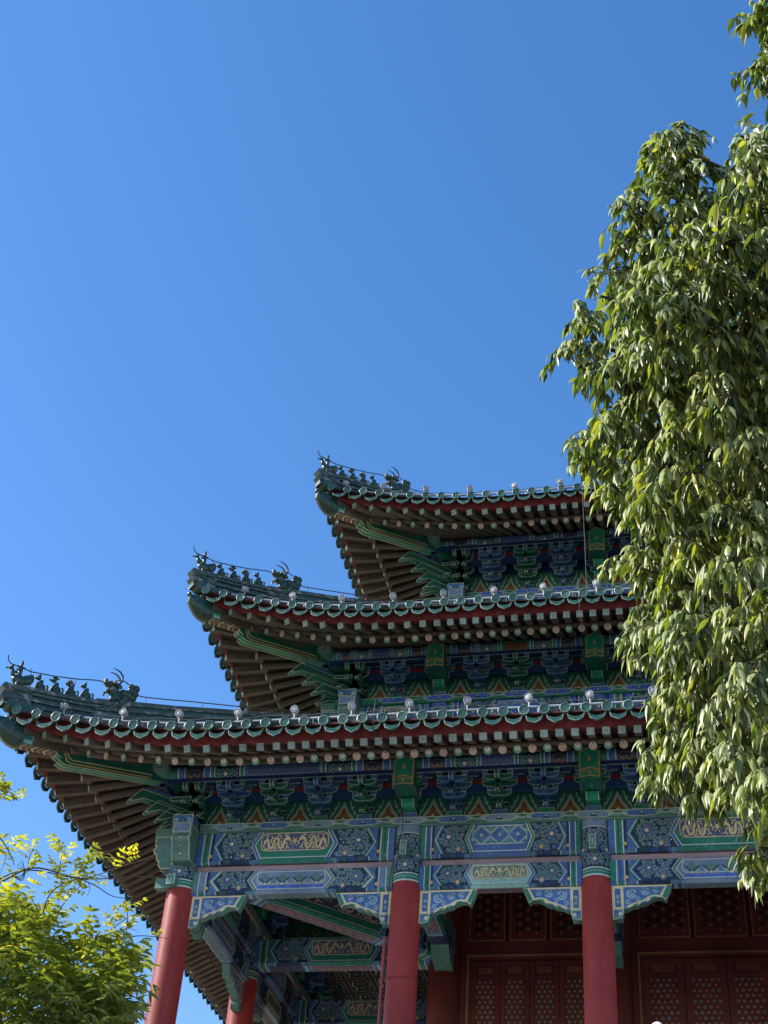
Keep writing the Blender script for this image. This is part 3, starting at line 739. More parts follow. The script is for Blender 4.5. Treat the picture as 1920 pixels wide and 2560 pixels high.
for k in range(3):
    n, st, b, top = BR[k]
    for s in (0, 1):
        F = side(k, s); lim = LIM[k] if s == 0 else LIML[k]
        prev = 0.0; cents = [0.0]
        for (u, kind) in sets_for(k):
            if u > lim + .5: break
            put_bracket(k, s, u, kind); cents.append(u)
            put_flame(k, s, (u + prev) / 2 if prev else u / 2 + .12); prev = u
        plate(k, s, -.3, lim + .9, b - .165, b, .235, cents[1:])
        # backing wall, red boards and continuous ties between the sets
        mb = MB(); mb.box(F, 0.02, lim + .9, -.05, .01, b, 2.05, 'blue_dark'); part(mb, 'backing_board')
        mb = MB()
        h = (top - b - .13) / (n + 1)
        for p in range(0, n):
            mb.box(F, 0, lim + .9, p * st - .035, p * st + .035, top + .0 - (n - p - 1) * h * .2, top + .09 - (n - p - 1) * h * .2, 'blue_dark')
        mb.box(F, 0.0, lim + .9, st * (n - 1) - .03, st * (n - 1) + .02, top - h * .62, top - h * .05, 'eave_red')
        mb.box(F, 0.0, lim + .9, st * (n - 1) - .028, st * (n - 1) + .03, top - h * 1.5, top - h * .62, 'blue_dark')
        P = Paint(mb, lambda u, v, q: F(u, st * (n - 1) + .035 + q, v)); uu = .1
        while uu < lim + .6:
            P.rect(uu, uu + .3, top + .03, top + .055, 'green_grey' if int(uu * 2.5) % 2 else 'outline_blue', 1); P.rect(uu, uu + .34, top + .066, top + .074, 'outline', 1); uu += .4
        part(mb, 'bracket_tie')
        mb = MB()
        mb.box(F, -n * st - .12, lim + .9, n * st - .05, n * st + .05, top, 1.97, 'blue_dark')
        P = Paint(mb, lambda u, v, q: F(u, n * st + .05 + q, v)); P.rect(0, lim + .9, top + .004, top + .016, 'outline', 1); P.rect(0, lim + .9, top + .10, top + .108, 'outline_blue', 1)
        part(mb, 'eave_tie')
    # corner set: transverse halves on both sides plus diagonal beaks
    mb = MB()
    for s in (0, 1):
        F = side(k, s)
        bracket(mb, F, n, st, b, top, False, spans=(0, 1), inner=False, scale=1.1, base=s == 0)
        bracket(mb, F, n, st, b, top, False, spans=(0, 1), inner=False, base=False, ushift=.22, scale=1.25)
        for j in range(1, n + 1):   # ties passing the corner
            z = b + .13 + (j - 1) * (top - b - .13) / (n + 1)
            outarm(mb, side(k, 1 - s), -j * st + .0, .28, z, .09, 'green_dark', 'outline', o0=-.1, W=.07, beak=False)
    q = math.sqrt(.5); a, z0 = S[k], ZS[k]
    G = lambda u, o, z: Vector((a + q * u - q * o, a - q * u - q * o, z0 + z))
    tips = [[(.91, 1.30), (.67, 1.19), (.50, 1.12)], [(1.06, 1.33), (.82, 1.22), (.66, 1.08)], [(1.14, 1.22), (.89, 1.09), (.78, .88), (.66, .74)]][k]
    for jj, (td, tz) in enumerate(tips):
        hh = .17
        outarm(mb, G, 0, td * 1.414 - .08, tz + .13, hh, 'green_dark' if k == 0 else 'green_set_shaded', 'outline', o0=0, W=.16)
        mb.box(G, -.07, .07, .1, td * 1.414 - .30, tz + .30, tz + .37, 'blue_set_shaded')
        for sg in (-1, 1):
            if jj == 2: outarm(mb, lambda u, o, zz, sg=sg: G(u * math.cos(.62 * sg) + o * math.sin(.62 * sg), -u * math.sin(.62 * sg) + o * math.cos(.62 * sg), zz), 0, td * 1.0, tz + .15, .11, 'green_set_shaded', 'outline', o0=0, W=.09)
    mb.box(side(k, 0), -.15, .15, -.15, .15, b, b + .13, 'blue')
    part(mb, 'corner_bracket_set')

# pentagonal beam heads over the columns
for k in range(3):
    zt, zb = (2.06, 1.45) if k < 2 else (2.02, 1.33)
    F = lambda u, o, z: Vector((u, -o, z)); mb = MB(); w = .175
    prof = [(-w, zb + .02), (0, zb + .05), (w, zb + .02), (w, zt - .10), (w * .55, zt - .05), (0, zt), (-w * .55, zt - .05), (-w, zt - .10)]
    mb.prism([F(u, .82, z) for u, z in prof], [F(u, .2, z) for u, z in prof], 'green_bright', 'green_dark')
    P = Paint(mb, lambda u, v, q: F(u, .82 + q, v))
    P.frame(prof, .022, 'gold', 1)
    zc = zb + .16
    P.stroke([(-w + .01, zc), (0, zc + .05), (w - .01, zc)], .028, 'gold', 2); P.stroke([(-w + .01, zc - .045), (0, zc - .0), (w - .01, zc - .045)], .014, 'gold', 2)
    P.rect(-.022, .022, zb + .33, zb + .42, 'gold', 2); P.disc(0, zb + .37, .03, 'gold', 3, 8); P.disc(0, zb + .11, .028, 'gold', 3, 8)
    for sg in (-1, 1):
        Q = Paint(mb, lambda a, v, q: F(sg * (w + q), a, v)); Q.rect(.79, .82, zb + .02, zt - .1, 'gold', 1); Q.rect(.45, .76, zb + .1, zt - .2, 'green_dark', 1); Q.rect(.45, .82, zb + .02, zb + .05, 'gold', 1)
    o = None
    for s in (0, 1):
        for bx in BAYS[1:4]:
            u = bx - S[k]
            if u < .3 or (s == 1 and u > LIML[k] + .3): continue
            loc = side(k, s)(u, 0, 0); rz = 0 if s == 0 else -math.pi / 2
            if o is None: o = part(mb, 'beam_head'); o.location = loc; o.rotation_euler = (0, 0, rz)
            else: inst(o, loc, rz)

# eave purlins with painted bands
for k in range(3):
    for s in (0, 1):
        F = side(k, s); lim = (LIM[k] if s == 0 else LIML[k]) + .9
        oc, zc, rr, n = .47, 2.05, .142, 20
        mb = MB(); u0 = -.84
        rows = [[F(u, oc + rr * math.cos(2 * math.pi * j / n), zc + rr * math.sin(2 * math.pi * j / n)) for j in range(n)] for u in (u0, lim)]
        mb.grid(rows, 'green_grey', True, True); mb.poly(rows[0], 'green_dark'); mb.poly(rows[1], 'green_dark')
        E = Paint(mb, lambda a, b_, q: F(u0 - q, oc + a, zc + b_), .004)
        E.ring(0, 0, .122, .138, 'outline', 1, 16); E.disc(0, 0, .032, 'teal_pale', 2, 9)
        for j in range(10): E.ring(.078 * math.cos(j * .628), .078 * math.sin(j * .628), .014, .026, 'outline', 1, 7)
        def f(u, v, q): t = R(30) - v / rr; return F(u, oc + (rr + q) * math.cos(t), zc + (rr + q) * math.sin(t))
        P = Paint(mb, f, .004); V0, V1 = .0, rr * R(120); nv = 5
        for (x0, x1, m) in ((-.69, -.65, 'green'), (-.64, -.62, 'pale'), (-.60, -.55, 'blue')): P.rect(x0, x1, -.1, V1, m, 1, 1, 6)
        xs = [0.0] + [b_ - S[k] for b_ in BAYS if .3 < b_ - S[k] < lim]
        for a, bb in zip(xs[:-1], xs[1:]):
            a2, b2 = a - .30 if a == 0 else a + .2, bb - .2
            L = b2 - a2; kk = min(1.0, L / 3.4)
            for sgn in (0, 1):
                X = (lambda u: a2 + u) if sgn == 0 else (lambda u: b2 - u)
                def rc(p, q2, m, kq=1): p, q2 = sorted((X(p * kk), X(q2 * kk))); P.rect(p, q2, V0, V1, m, kq, 1, nv)
                for p, q2, m in ((0, .09, 'green'), (.09, .11, 'pale'), (.11, .22, 'blue'), (.22, .24, 'outline'), (.24, .58, 'navy'), (.58, .6, 'outline'), (.6, .7, 'blue'), (.7, .72, 'pale'), (.72, .78, 'green'), (.78, .8, 'pale'), (.8, 1.25, 'navy'), (1.25, 1.27, 'pale'), (1.27, 1.33, 'green'), (1.33, 1.35, 'pale')): rc(p, q2, m)
                cx = X(.41 * kk)
                P.stroke([(cx + .15 * kk * math.cos(t * .63), .17 + .11 * math.sin(t * .63)) for t in range(11)], .014, 'gold_dull', 2)
                for j in range(5): P.ring(cx + (-.08 + .04 * j) * kk, .17 + .03 * (j % 2), .012, .026, 'gold_dull' if j % 2 else 'salmon', 3, 8, j, j + 4.6)
                P.stroke([(cx - .1 * kk, .225), (cx, .25), (cx + .1 * kk, .225)], .02, 'gold_dull', 3)
                for j in range(9):
                    for vv in (.08, .15, .22, .28): P.curl(X((.84 + .046 * j) * kk), vv + .03 * (j % 2), .025, 'green_grey' if (j + int(vv * 50)) % 3 else 'blue', 2)
                P.disc(X(1.0 * kk), .16, .03, 'gold_pale', 5, 8)
            a3, b3 = a2 + 1.35 * kk, b2 - 1.35 * kk
            if b3 - a3 > .2:
                P.rect(a3, b3, V0, V1, 'blue' if int(a) % 2 == 0 else 'green', 1, 1, nv); P.rect(a3 + .06, b3 - .06, .05, .23, 'flame_brown' if int(a) % 2 else 'indigo', 2, 1, 3)
                P.stroke([(a3 + .06, .235), (b3 - .06, .235)], .018, 'gold_pale', 3)
                nn = int((b3 - a3) / .12)
                for j in range(nn):
                    c = lerp(a3 + .08, b3 - .08, (j + .5) / nn)
                    P.stroke([(c - .04, .21), (c - .02, .1), (c, .2), (c + .02, .1), (c + .04, .21)], .013, 'gold_dull' if int(a) % 2 else 'outline', 3)
        part(mb, 'eave_purlin')

# upper storeys: painted wall beams behind each roof
for k in (1, 2):
    dz = 0 if k == 1 else -.32
    for s in (0, 1):
        xs = [0.0] + [b_ - S[k] for b_ in BAYS if b_ - S[k] > .3]
        for i in range(len(xs) - 1):
            if xs[i] > (LIM[k] if s == 0 else LIML[k]): break
            a, bb = xs[i] + (.2 if i else .2), xs[i + 1] - .2
            F0 = side(k, s); F = lambda u, o, z, a=a: F0(a + u, o, z)
            mb = MB(); beam(mb, F, bb - a, 1.02 + dz, .40 + dz, .17, ('brocade', 'dragon')[(i + k) % 2], True, False, seed=k * 9 + i); mb.m = ['blue_vivid' if x_ in ('blue', 'blue_grey') else x_ for x_ in mb.m]; part(mb, 'painted_beam')  # blues swapped for a brighter one: reflected light put into the colour
            # short post face between the beams
            mb = MB(); p = F0(xs[i + 1], 0, 0); rr = .22; nn = 20
            rows = [[Vector((p.x + rr * math.cos(2 * math.pi * j / nn), p.y + rr * math.sin(2 * math.pi * j / nn), ZS[k] + z)) for j in range(nn)] for z in (-.4, 1.02 + dz)]
            mb.grid(rows, 'blue', True, True)
            def f(u, v, q, p=p, s=s): t = u / rr - (math.pi / 2 if s == 0 else math.pi); return Vector((p.x + (rr + .004 + q) * math.cos(t), p.y + (rr + .004 + q) * math.sin(t), ZS[k] + 1.02 + dz - v))
            P = Paint(mb, f, .0025); P.rect(-.3, .3, .13, .145, 'pale', 1, 12); P.rect(-.3, .3, .15, .7, 'navy', 1, 12)
            P.field(lambda u, v: True, -.26, .26, .17, .6, [(0, .3, .14, True)], r=.034); part(mb, 'storey_post')
    mb = MB()   # solid core behind
    a = S[k]; e = FULL - S[k]
    mb.box(lambda x, y, z: Vector((x, y, z)), a + .12, e - .12, a + .12, e - .12, ZS[k] - 1.4, ZS[k] + 2.2, 'blue_dark'); part(mb, 'storey_core')

# ------------------------------------------------------------------ eaves
U_R = [-1.73, -1.40, -1.08, -.76, -.44, -.12, .18, .48, .77, 1.06, 1.34, 1.62, 1.89, 2.155, 2.405]
U_F = [-2.36, -1.97, -1.58, -1.19, -.81, -.44, -.09, .27, .61, .95, 1.27, 1.585, 1.885, 2.165, 2.42]
def tcl(u, u0, tip): return min(1.0, max(0.0, (u0 - u) / (u0 + tip)))
def eave_r(k, u):   # round rafter end centre
    t = tcl(u, 1.3, 1.73); return 1.72 + .15 * t * t, 1.54 + (.27 + RZ[k] * .6) * t ** 1.55
def eave_f(k, u):   # flying rafter end centre
    t = tcl(u, 1.5, 2.40); return 2.33 + .20 * t * t, 1.445 + (.43 + RZ[k]) * t ** 2
def eave_t(k, u):   # tile edge
    t = tcl(u, 1.5, 2.55); return 2.55 + .20 * t * t, 1.70 + (.42 + RZ[k]) * t ** 2.15
def rafter_list(k, s):
    lim = LIM[k] if s == 0 else LIML[k] + 2
    out = []; n = len(U_R); i = 0
    while True:
        if i < n: ur, uf = U_R[i], U_F[i]
        else: ur = U_R[-1] + .245 * (i - n + 1); uf = U_F[-1] + .245 * (i - n + 1)
        if ur > lim: break
        t = max(0.0, 1 - i / 13.0)
        ui = lerp(ur, -.62, t) if t > 0 else ur
        if t > 0: ui = lerp(2.2, -.42, t)
        oi = lerp(-.3, .42, t)
        o, z = eave_r(k, ur); of, zf = eave_f(k, uf)
        zi = z + (o - oi) * .60 + .0
        if t > 0: zi = lerp(1.54 + (1.72 + .3) * .60, 2.33, t)
        A = (ui, oi, zi); B = (ur, o, z); Cc = (uf, of, zf)
        D = (lerp(ui, ur, .76), lerp(oi, o, .76), lerp(zi, z, .76) + .15)
        out.append((A, B, D, Cc)); i += 1
    return out
def round_rafter(mb, F, A, B, idx):
    a, b = F(*A), F(*B); ax = (b - a); L = ax.length; ax.normalize(); r = .069
    mb.lathe(a, ax, [(r, 0), (r, L)], 'wood', 14)
    m1, m2 = ('rafter_green', 'rafter_white') if idx % 2 else ('rafter_cream', 'rafter_cream')
    x = ax.cross(Vector((0, 0, 1))).normalized(); y = x.cross(ax).normalized()
    if y.z < 0: y = -y
    def dsc(rad, dy, off, m, n=12): mb.poly([b + ax * off + y * dy + x * (rad * math.cos(2 * math.pi * j / n)) + y * (rad * math.sin(2 * math.pi * j / n)) for j in range(n)], m)
    dsc(.069, 0, .002, m1); dsc(.044 if idx % 2 else .058, .02 if idx % 2 else .006, .005, m2); dsc(.016, .042, .008, 'gold_dull', 8)
def fly_rafter(mb, F, D, Cc, idx):
    a, b = F(*D), F(*Cc); ax = (b - a); ax.normalize(); w = .062
    x = ax.cross(Vector((0, 0, 1))).normalized(); y = x.cross(ax).normalized()
    if y.z < 0: y = -y
    def ring(p, w2, h): return [p - x * w2 - y * h, p + x * w2 - y * h, p + x * w2 + y * h, p - x * w2 + y * h]
    mb.box8(ring(a, w, w) + ring(b, w, w), 'wood')
    q = lambda s0, s1, t0, t1, m, off: mb.poly([b + ax * off + x * s0 + y * t0, b + ax * off + x * s1 + y * t0, b + ax * off + x * s1 + y * t1, b + ax * off + x * s0 + y * t1], m)
    q(-w, w, -w, w, 'wood_end', .002)
    e = .0095; g = .045
    if rnd.random() < .62:
        for s_ in ((-g, g, -g, -g + e), (-g, g, g - e, g), (-g, -g + e, -g, g), (g - e, g, -g, g)): q(*s_, 'wood_end_line', .004)
        if rnd.random() < .5:
            for s_ in ((-.004, .004, -.026, .026), (-.026, .026, -.004, .004), (0, .028, .02, .028), (-.028, 0, -.028, -.02), (.02, .028, -.028, 0), (-.028, -.02, 0, .028)): q(*s_, 'wood_end_line', .004)
for k in range(3):
    sheath = MB(); allr = []
    for s in (0, 1):
        F = side(k, s); lst = rafter_list(k, s)
        for i, it in enumerate(lst): allr.append((s, i, it))
        up = lambda p, d: (p[0], p[1], p[2] + d)
        for i in range(len(lst) - 1):
            (A, B, D, Cc), (A2, B2, D2, C2) = lst[i], lst[i + 1]
            sheath.poly([F(*up(A, .075)), F(*up(A2, .075)), F(*up(B2, .075)), F(*up(B, .075))], 'sheath_red')
            sheath.poly([F(*up(B, .2)), F(*up(B2, .2)), F(*up(C2, .068)), F(*up(Cc, .068))], 'sheath_red')
            # closing board on the round rafter ends
            e = lambda p, dz, do: F(p[0], p[1] + do, p[2] + dz)
            sheath.poly([e(B, .07, -.04), e(B2, .07, -.04), e(B2, .21, -.04), e(B, .21, -.04)], 'eave_red')
            sheath.box8([e(B, .062, -.06), e(B2, .062, -.06), e(B2, .062, .03), e(B, .062, .03), e(B, .1, -.06), e(B2, .1, -.06), e(B2, .1, .03), e(B, .1, .03)], 'wood')
            # red eave board on the flying rafters
            sheath.box8([e(Cc, .064, -.05), e(C2, .064, -.05), e(C2, .064, .035), e(Cc, .064, .035), e(Cc, .36, -.01), e(C2, .36, -.01), e(C2, .36, .06), e(Cc, .36, .06)], 'eave_red')
        # piece between first rafter and the corner beam
        A, B, D, Cc = lst[0]; tp = (-2.50, 2.52, Cc[2] + .05)
        sheath.poly([F(*up(B, .075)), F(*up(A, .075)), F(-.40, .40, A[2] + .08), F(-1.9, 1.9, B[2] + .1)], 'sheath_red')
        sheath.poly([F(*up(B, .2)), F(*up(Cc, .068)), F(*tp), F(-1.9, 1.9, B[2] + .22)], 'sheath_red')
        e = lambda p, dz, do: F(p[0], p[1] + do, p[2] + dz); T = (-2.58, 2.56, Cc[2] + .05)
        sheath.box8([e(T, .064, -.05), e(Cc, .064, -.05), e(Cc, .064, .035), e(T, .064, .035), e(T, .34, -.01), e(Cc, .36, -.01), e(Cc, .36, .06), e(T, .34, .06)], 'eave_red')
    so = part(sheath, 'eave_boarding')
    # nearest to the view become single rafters, the rest one part
    allr.sort(key=lambda q: (q[1] + (6 if q[0] else 0)))
    rest = MB(); nsep = 0
    for (s, i, (A, B, D, Cc)) in allr:
        F = side(k, s)
        if nsep < 48:
            mb = MB(); round_rafter(mb, F, A, B, i); mb.build('rafter', so)
            mb = MB(); fly_rafter(mb, F, D, Cc, i); mb.build('flying_rafter', so)
            nsep += 1
        else: round_rafter(rest, F, A, B, i); fly_rafter(rest, F, D, Cc, i)
    if rest.v: tag(rest.build('rafter_row', so), kind='stuff')

# corner beams
def corner_beam(k):
    q = math.sqrt(.5); a, z0, rz = S[k], ZS[k], RZ[k]
    F = lambda d, w, z: Vector((a - d + q * w, a - d - q * w, z0 + z))     # d: distance measured on each axis, w: sideways (towards the viewer's right)
    mb = MB(); w = .115; r1 = rz * .5
    prof = [(-.6, 2.62), (1.97, 1.93 + r1), (1.97, 1.84 + r1), (1.93, 1.80 + r1), (1.98, 1.74 + r1), (1.95, 1.66 + r1), (1.90, 1.64 + r1), (1.92, 1.57 + r1), (1.84, 1.53 + r1), (1.75, 1.545 + r1), (.78, 1.79), (-.6, 2.1)]
    mb.prism([F(d, w, z) for d, z in prof], [F(d, -w, z) for d, z in prof], 'green_dark', 'green')
    for sg in (1, -1):
        P = Paint(mb, lambda u, v, kk: F(u, sg * (w + kk), v))
        for off, wd in ((.035, .026), (.10, .016)):
            line = [(d - (.02 + off * .6 if d > 1.7 else 0), z + off) for d, z in prof[9:11]]
            P.stroke([(.7, 1.80 + off)] + [(1.76, 1.545 + r1 + off), (1.84 - off * .5, 1.56 + r1 + off), (1.88 - off * .5, 1.7 + r1 + off * .3), (1.90 - off * .5, 1.9 + r1)], wd, 'gold' if off < .06 else 'cream', 2)
    U = Paint(mb, lambda u, v, kk: F(u, w * v, lerp(1.79, 1.545 + r1, (u - .78) / .97) - kk))
    for v in (-.9, -.45, 0, .45, .9): U.stroke([(.75, v), (1.76, v)], .11 if abs(v) == .9 else .09, 'gold_pale' if abs(v) != .45 else 'green_grey', 1)
    for i in range(2, 10):   # bands round the carved nose
        (d0, zz0), (d1, zz1) = prof[i - 1], prof[i]
        for v0, v1 in ((-1, -.86), (-.08, .08), (.86, 1)): mb.poly([F(d0 + .003, w * v0, zz0 - .002), F(d0 + .003, w * v1, zz0 - .002), F(d1 + .003, w * v1, zz1 - .002), F(d1 + .003, w * v0, zz1 - .002)], 'gold_pale')
    # upper beam
    r2 = rz
    prof2 = [(.9, 2.28), (2.45, 2.06 + r2), (2.45, 1.62 + r2), (1.95, 1.72 + r2 * .8), (.9, 1.98)]
    mb.prism([F(d, .125, z) for d, z in prof2], [F(d, -.125, z) for d, z in prof2], 'wood')
    P = Paint(mb, lambda u, v, kk: F(u, .125 + kk, v)); P.poly([(2.30, 2.06 + r2), (2.44, 2.04 + r2), (2.44, 1.64 + r2), (2.30, 1.66 + r2)], 'teal_pale', 1); P.poly([(2.31, 2.0 + r2), (2.42, 1.99 + r2), (2.42, 1.72 + r2), (2.31, 1.73 + r2)], 'green', 2)
    U = Paint(mb, lambda u, v, kk: F(u, .125 * v, lerp(1.72 + r2 * .8, 1.62 + r2, (u - 1.95) / .5) - kk))
    for j in range(6):
        u = 1.99 + j * .075; U.stroke([(u, -.85), (u + .05, 0), (u, .85)], .03, 'rafter_cream' if j % 2 else 'salmon', 1)
    o = part(mb, 'corner_beam')
    # glazed dragon head on the beam end
    mb = MB(); c = 1.84 + r2
    rows = []
    for (d, hw, zt, zb) in ((2.42, .155, 2.05, 1.62), (2.47, .165, 2.06, 1.59), (2.56, .16, 2.05, 1.61), (2.65, .14, 2.03, 1.67), (2.72, .11, 2.02, 1.75), (2.78, .06, 2.02, 1.85)):
        zt += r2; zb += r2; m_ = (zt + zb) / 2
        rows.append([F(d, hw * x, lerp(m_, zt if y > 0 else zb, abs(y))) for x, y in ((1, 0), (1, .6), (.75, 1), (0, 1.04), (-.75, 1), (-1, .6), (-1, 0), (-1, -.6), (-.7, -1), (0, -1.05), (.7, -1), (1, -.6))])
    mb.grid(rows, 'glaze_dark', True, True); mb.poly(rows[0], 'glaze_dark'); mb.poly(rows[-1], 'glaze_dark')
    X = (Vector((-q, -q, 0)), Vector((q, -q, 0)), Vector((0, 0, 1)))
    for sg in (1, -1):
        mb.ell(F(2.63, sg * .12, 1.96 + r2), (.03, .025, .03), 'tile_rim', X); mb.ell(F(2.60, sg * .13, 2.01 + r2), (.07, .03, .025), 'glaze_dark', X)
        P = Paint(mb, lambda u, v, kk: F(u, sg * (.168 + kk), v + r2))
        for j in range(3): P.stroke([(2.44, 1.95 - .1 * j), (2.49, 1.97 - .1 * j), (2.54, 1.9 - .1 * j), (2.53, 1.84 - .1 * j)], .012, 'tile_face', 1)
        mb.tube([F(2.58, sg * .15, 1.72 + r2), F(2.66, sg * .135, 1.80 + r2), F(2.74, sg * .10, 1.88 + r2), F(2.78, sg * .06, 1.95 + r2)], .014, 'tile_face', 6)
        mb.tube([F(2.5, sg * .09, 2.04 + r2), F(2.53, sg * .1, 2.10 + r2), F(2.48, sg * .1, 2.14 + r2)], .018, 'glaze_dark', 6)
    for sg in (1, -1):
        for (d0, z0_, r_) in ((2.47, 1.72, .05), (2.50, 1.84, .045), (2.58, 1.80, .04), (2.60, 1.90, .035), (2.68, 1.92, .03), (2.47, 1.97, .035)):
            ww = lerp(.165, .11, (d0 - 2.44) / .28)
            mb.tube([F(d0 + r_ * math.cos(t * .9) * (1 - t * .09), sg * ww, z0_ + r2 + r_ * math.sin(t * .9) * (1 - t * .09)) for t in range(8)], .011, 'tile_face', 5)
    mb.ell(F(2.78, 0, 2.04 + r2), (.045, .07, .05), 'glaze_dark', X)
    mb.box(lambda d, w_, z: F(d, w_, z + r2), 2.415, 2.44, -.165, .165, 1.60, 2.07, 'tile_face')
    mb.build('dragon_head', o)
for k in range(3): corner_beam(k)

# ------------------------------------------------------------------ roofs
def roof_z(k, u, o):
    ot, zt = eave_t(k, u); t = max(0.0, ot - o)
    base = 1.70 + .40 * t + .036 * t * t
    f = max(0.0, min(1.0, (o + .9) / (ot + .9)))
    return base + (zt - 1.70) * f
TOPO = (-1.98, -1.62, -5.2)
roofs = []
TU = [-2.46, -2.09, -1.73, -1.37, -1.02, -.67, -.32, .02]
while TU[-1] < 15: TU.append(TU[-1] + .33)
for k in range(3):
    rf = MB(); e = FULL - 2 * S[k]
    # closed under-surface on all four sides
    for sd in range(4):
        def G(u, o, z, sd=sd):
            a, L = S[k], e
            if sd == 0: return Vector((a + u, a - o, ZS[k] + z))
            if sd == 1: return Vector((a - o, a + u, ZS[k] + z))
            if sd == 2: return Vector((a + u, a + L + o, ZS[k] + z))
            return Vector((a + L + o, a + u, ZS[k] + z))
        us = [i / 24 for i in range(25)]
        rows = []
        for oo in [2.55 + (TOPO[k] - 2.55) * i / 10 for i in range(11)]:
            row = []
            for t in us:
                u = lerp(-oo, e + oo, t); uu = min(u, e - u)
                ch = eave_t(k, uu)[0] - 2.55 if oo > 2 else 0
                row.append(G(u, oo + (ch if oo > 2.5 else 0), roof_z(k, uu, oo) - .02))
            rows.append(row)
        rf.grid(rows, 'tile_roof_bounce', True)
        # roof eave closing soffit so no light leaks under the tiles
    def barrel(F, u, o0, o1, n=5):
        rr = .075; rows = []
        for i in range(n + 1):
            o = lerp(o0, o1, i / n); z = roof_z(k, u, o) + .02
            rows.append([F(u + rr * math.cos(R(a)), o, z + rr * 1.1 * math.sin(R(a))) for a in (-20, 20, 55, 90, 125, 160, 200)])
        rf.grid(rows, 'tile_roof_bounce', True, False, lambda a, b: 'tile_green' if a == 0 else 'tile_roof_bounce')
    et = MB()
    for s in (0, 1):
        F = side(k, s); lim = LIM[k] if s == 0 else LIML[k] + 3
        for i, u in enumerate(TU):
            if u > lim: break
            ot, zt = eave_t(k, u); o1 = max(-u + .08, TOPO[k])
            if o1 < ot - .15: barrel(F, u, ot, o1, 8)
            # round end tile
            dz = roof_z(k, u, ot) + .055 + rnd.uniform(-.008, .008)
            c = F(u, ot, dz); ax = F(rnd.uniform(-.06, .06), 1, -.12 + rnd.uniform(-.05, .05)) - F(0, 0, 0); ax.normalize()
            n = 18; rad = .09
            et.lathe(c - ax * .05, ax, [(rad, 0), (rad, .06), (rad * .98, .07), (rad * .80, .072), (rad * .76, .058)], 'tile_rim', n, lambda a, b: 'tile_face' if a >= 3 else ('tile_rim' if a >= 1 else 'tile_green'))
            x = ax.cross(Vector((0, 0, 1))).normalized(); y = x.cross(ax)
            P = Paint(et, lambda a, b, q, c=c, x=x, y=y: c - ax * .05 + ax * (.060 + q) + x * a + y * b, .003)
            P.disc(0, 0, rad * .76, 'tile_face', 0, 14)
            tw_ = rnd.uniform(0, 6.28); fl_ = rnd.choice((-1, 1))
            Z_ = lambda a, b: (fl_ * (a * math.cos(tw_) - b * math.sin(tw_)), a * math.sin(tw_) + b * math.cos(tw_))
            if rnd.random() < .8:
                P.stroke([Z_(*p) for p in ((.035, .02), (.01, .045), (-.025, .03), (-.02, -.005), (.012, -.012), (.03, -.04))], .013, 'tile_rim', 2)
                P.stroke([Z_(*p) for p in ((-.04, -.01), (-.03, -.035), (-.005, -.045))], .011, 'tile_rim', 2)
            # nail cap
            nb = F(u, ot - .16, roof_z(k, u, ot - .16) + .09)
            et.lathe(nb, (0, 0, 1), [(.026, 0), (.03, .03), (.036, .06), (.03, .085), (.012, .1)], 'tile_green', 9)
            # drip tile between this barrel and the next
            if i + 1 < len(TU) and TU[i + 1] <= lim + .4:
                v = TU[i + 1]; m = (u + v) / 2; hw = (v - u) / 2 - .03
                om, zm = eave_t(k, m); zb = roof_z(k, m, om) - .045
                pts = []
                for j in range(9):
                    t = -1 + 2 * j / 8; pts.append((t * hw, .06 * t * t - .06))
                jt = rnd.uniform(-.012, .012); low = [(hw * .97, -.05), (hw * .82, -.10 + jt), (hw * .45, -.128), (0, -.158 + jt), (-hw * .45, -.128), (-hw * .82, -.10 - jt), (-hw * .97, -.05)]
                prof = pts + low
                et.prism([F(m + a, om + .0 - b * .12, zb + b) for a, b in prof], [F(m + a, om - .02 - b * .12, zb + b) for a, b in prof], 'tile_green')
                lo2 = [(hw, .0)] + low + [(-hw, .0)]
                for j in range(len(lo2) - 1):
                    a0, b0 = lo2[j]; a1, b1 = lo2[j + 1]
                    et.poly([F(m + a0, om + .004 - b0 * .12, zb + b0), F(m + a1, om + .004 - b1 * .12, zb + b1), F(m + a1 * .93, om + .004 - b1 * .12, zb + b1 + .013), F(m + a0 * .93, om + .004 - b0 * .12, zb + b0 + .013)], 'tile_lip')
                    et.poly([F(m + a0, om + .0 - b0 * .12, zb + b0 - .002), F(m + a1, om + .0 - b1 * .12, zb + b1 - .002), F(m + a1, om - .03 - b1 * .12, zb + b1 - .002), F(m + a0, om - .03 - b0 * .12, zb + b0 - .002)], 'tile_green')
                # pan tile behind the drip
                rows = []
                for oo in (om - .01, om - .5):
                    rows.append([F(m + t * hw * 1.1, oo, roof_z(k, m, oo) - .10 + .06 * t * t) for t in (-1, -.5, 0, .5, 1)])
                et.grid(rows, 'tile_aged', True)
    ro = part(rf, 'roof'); et.build('eave_tile_edging', ro)
    roofs.append(ro)
    # hip ridge
    q = math.sqrt(.5); a, z0 = S[k], ZS[k]; zz = (0, 3.95, 7.97)[k]
    Hd = lambda d, w, z: Vector((a - d + q * w, a - d - q * w, zz + z))
    crv = [(2.78, 2.68), (2.56, 2.75), (2.2, 2.83), (1.9, 2.91), (1.66, 2.98), (1.42, 3.05)]
    crv2 = [(1.62, 3.02), (1.3, 3.14), (1.13, 3.22), (.57, 3.45), (0, 3.71), (-.65, 4.0), (-1.4, 4.36), (-1.95, 4.62)]
    hr = MB()
    def ridge(crv, layers):
        for (w, t0, t1, m) in layers:
            rows = []
            for d, z in crv: rows.append([Hd(d, w, z - t1), Hd(d, w, z - t0), Hd(d, -w, z - t0), Hd(d, -w, z - t1)])
            hr.grid(rows, m, False)
            hr.poly(rows[0], m); hr.poly(rows[-1], m)
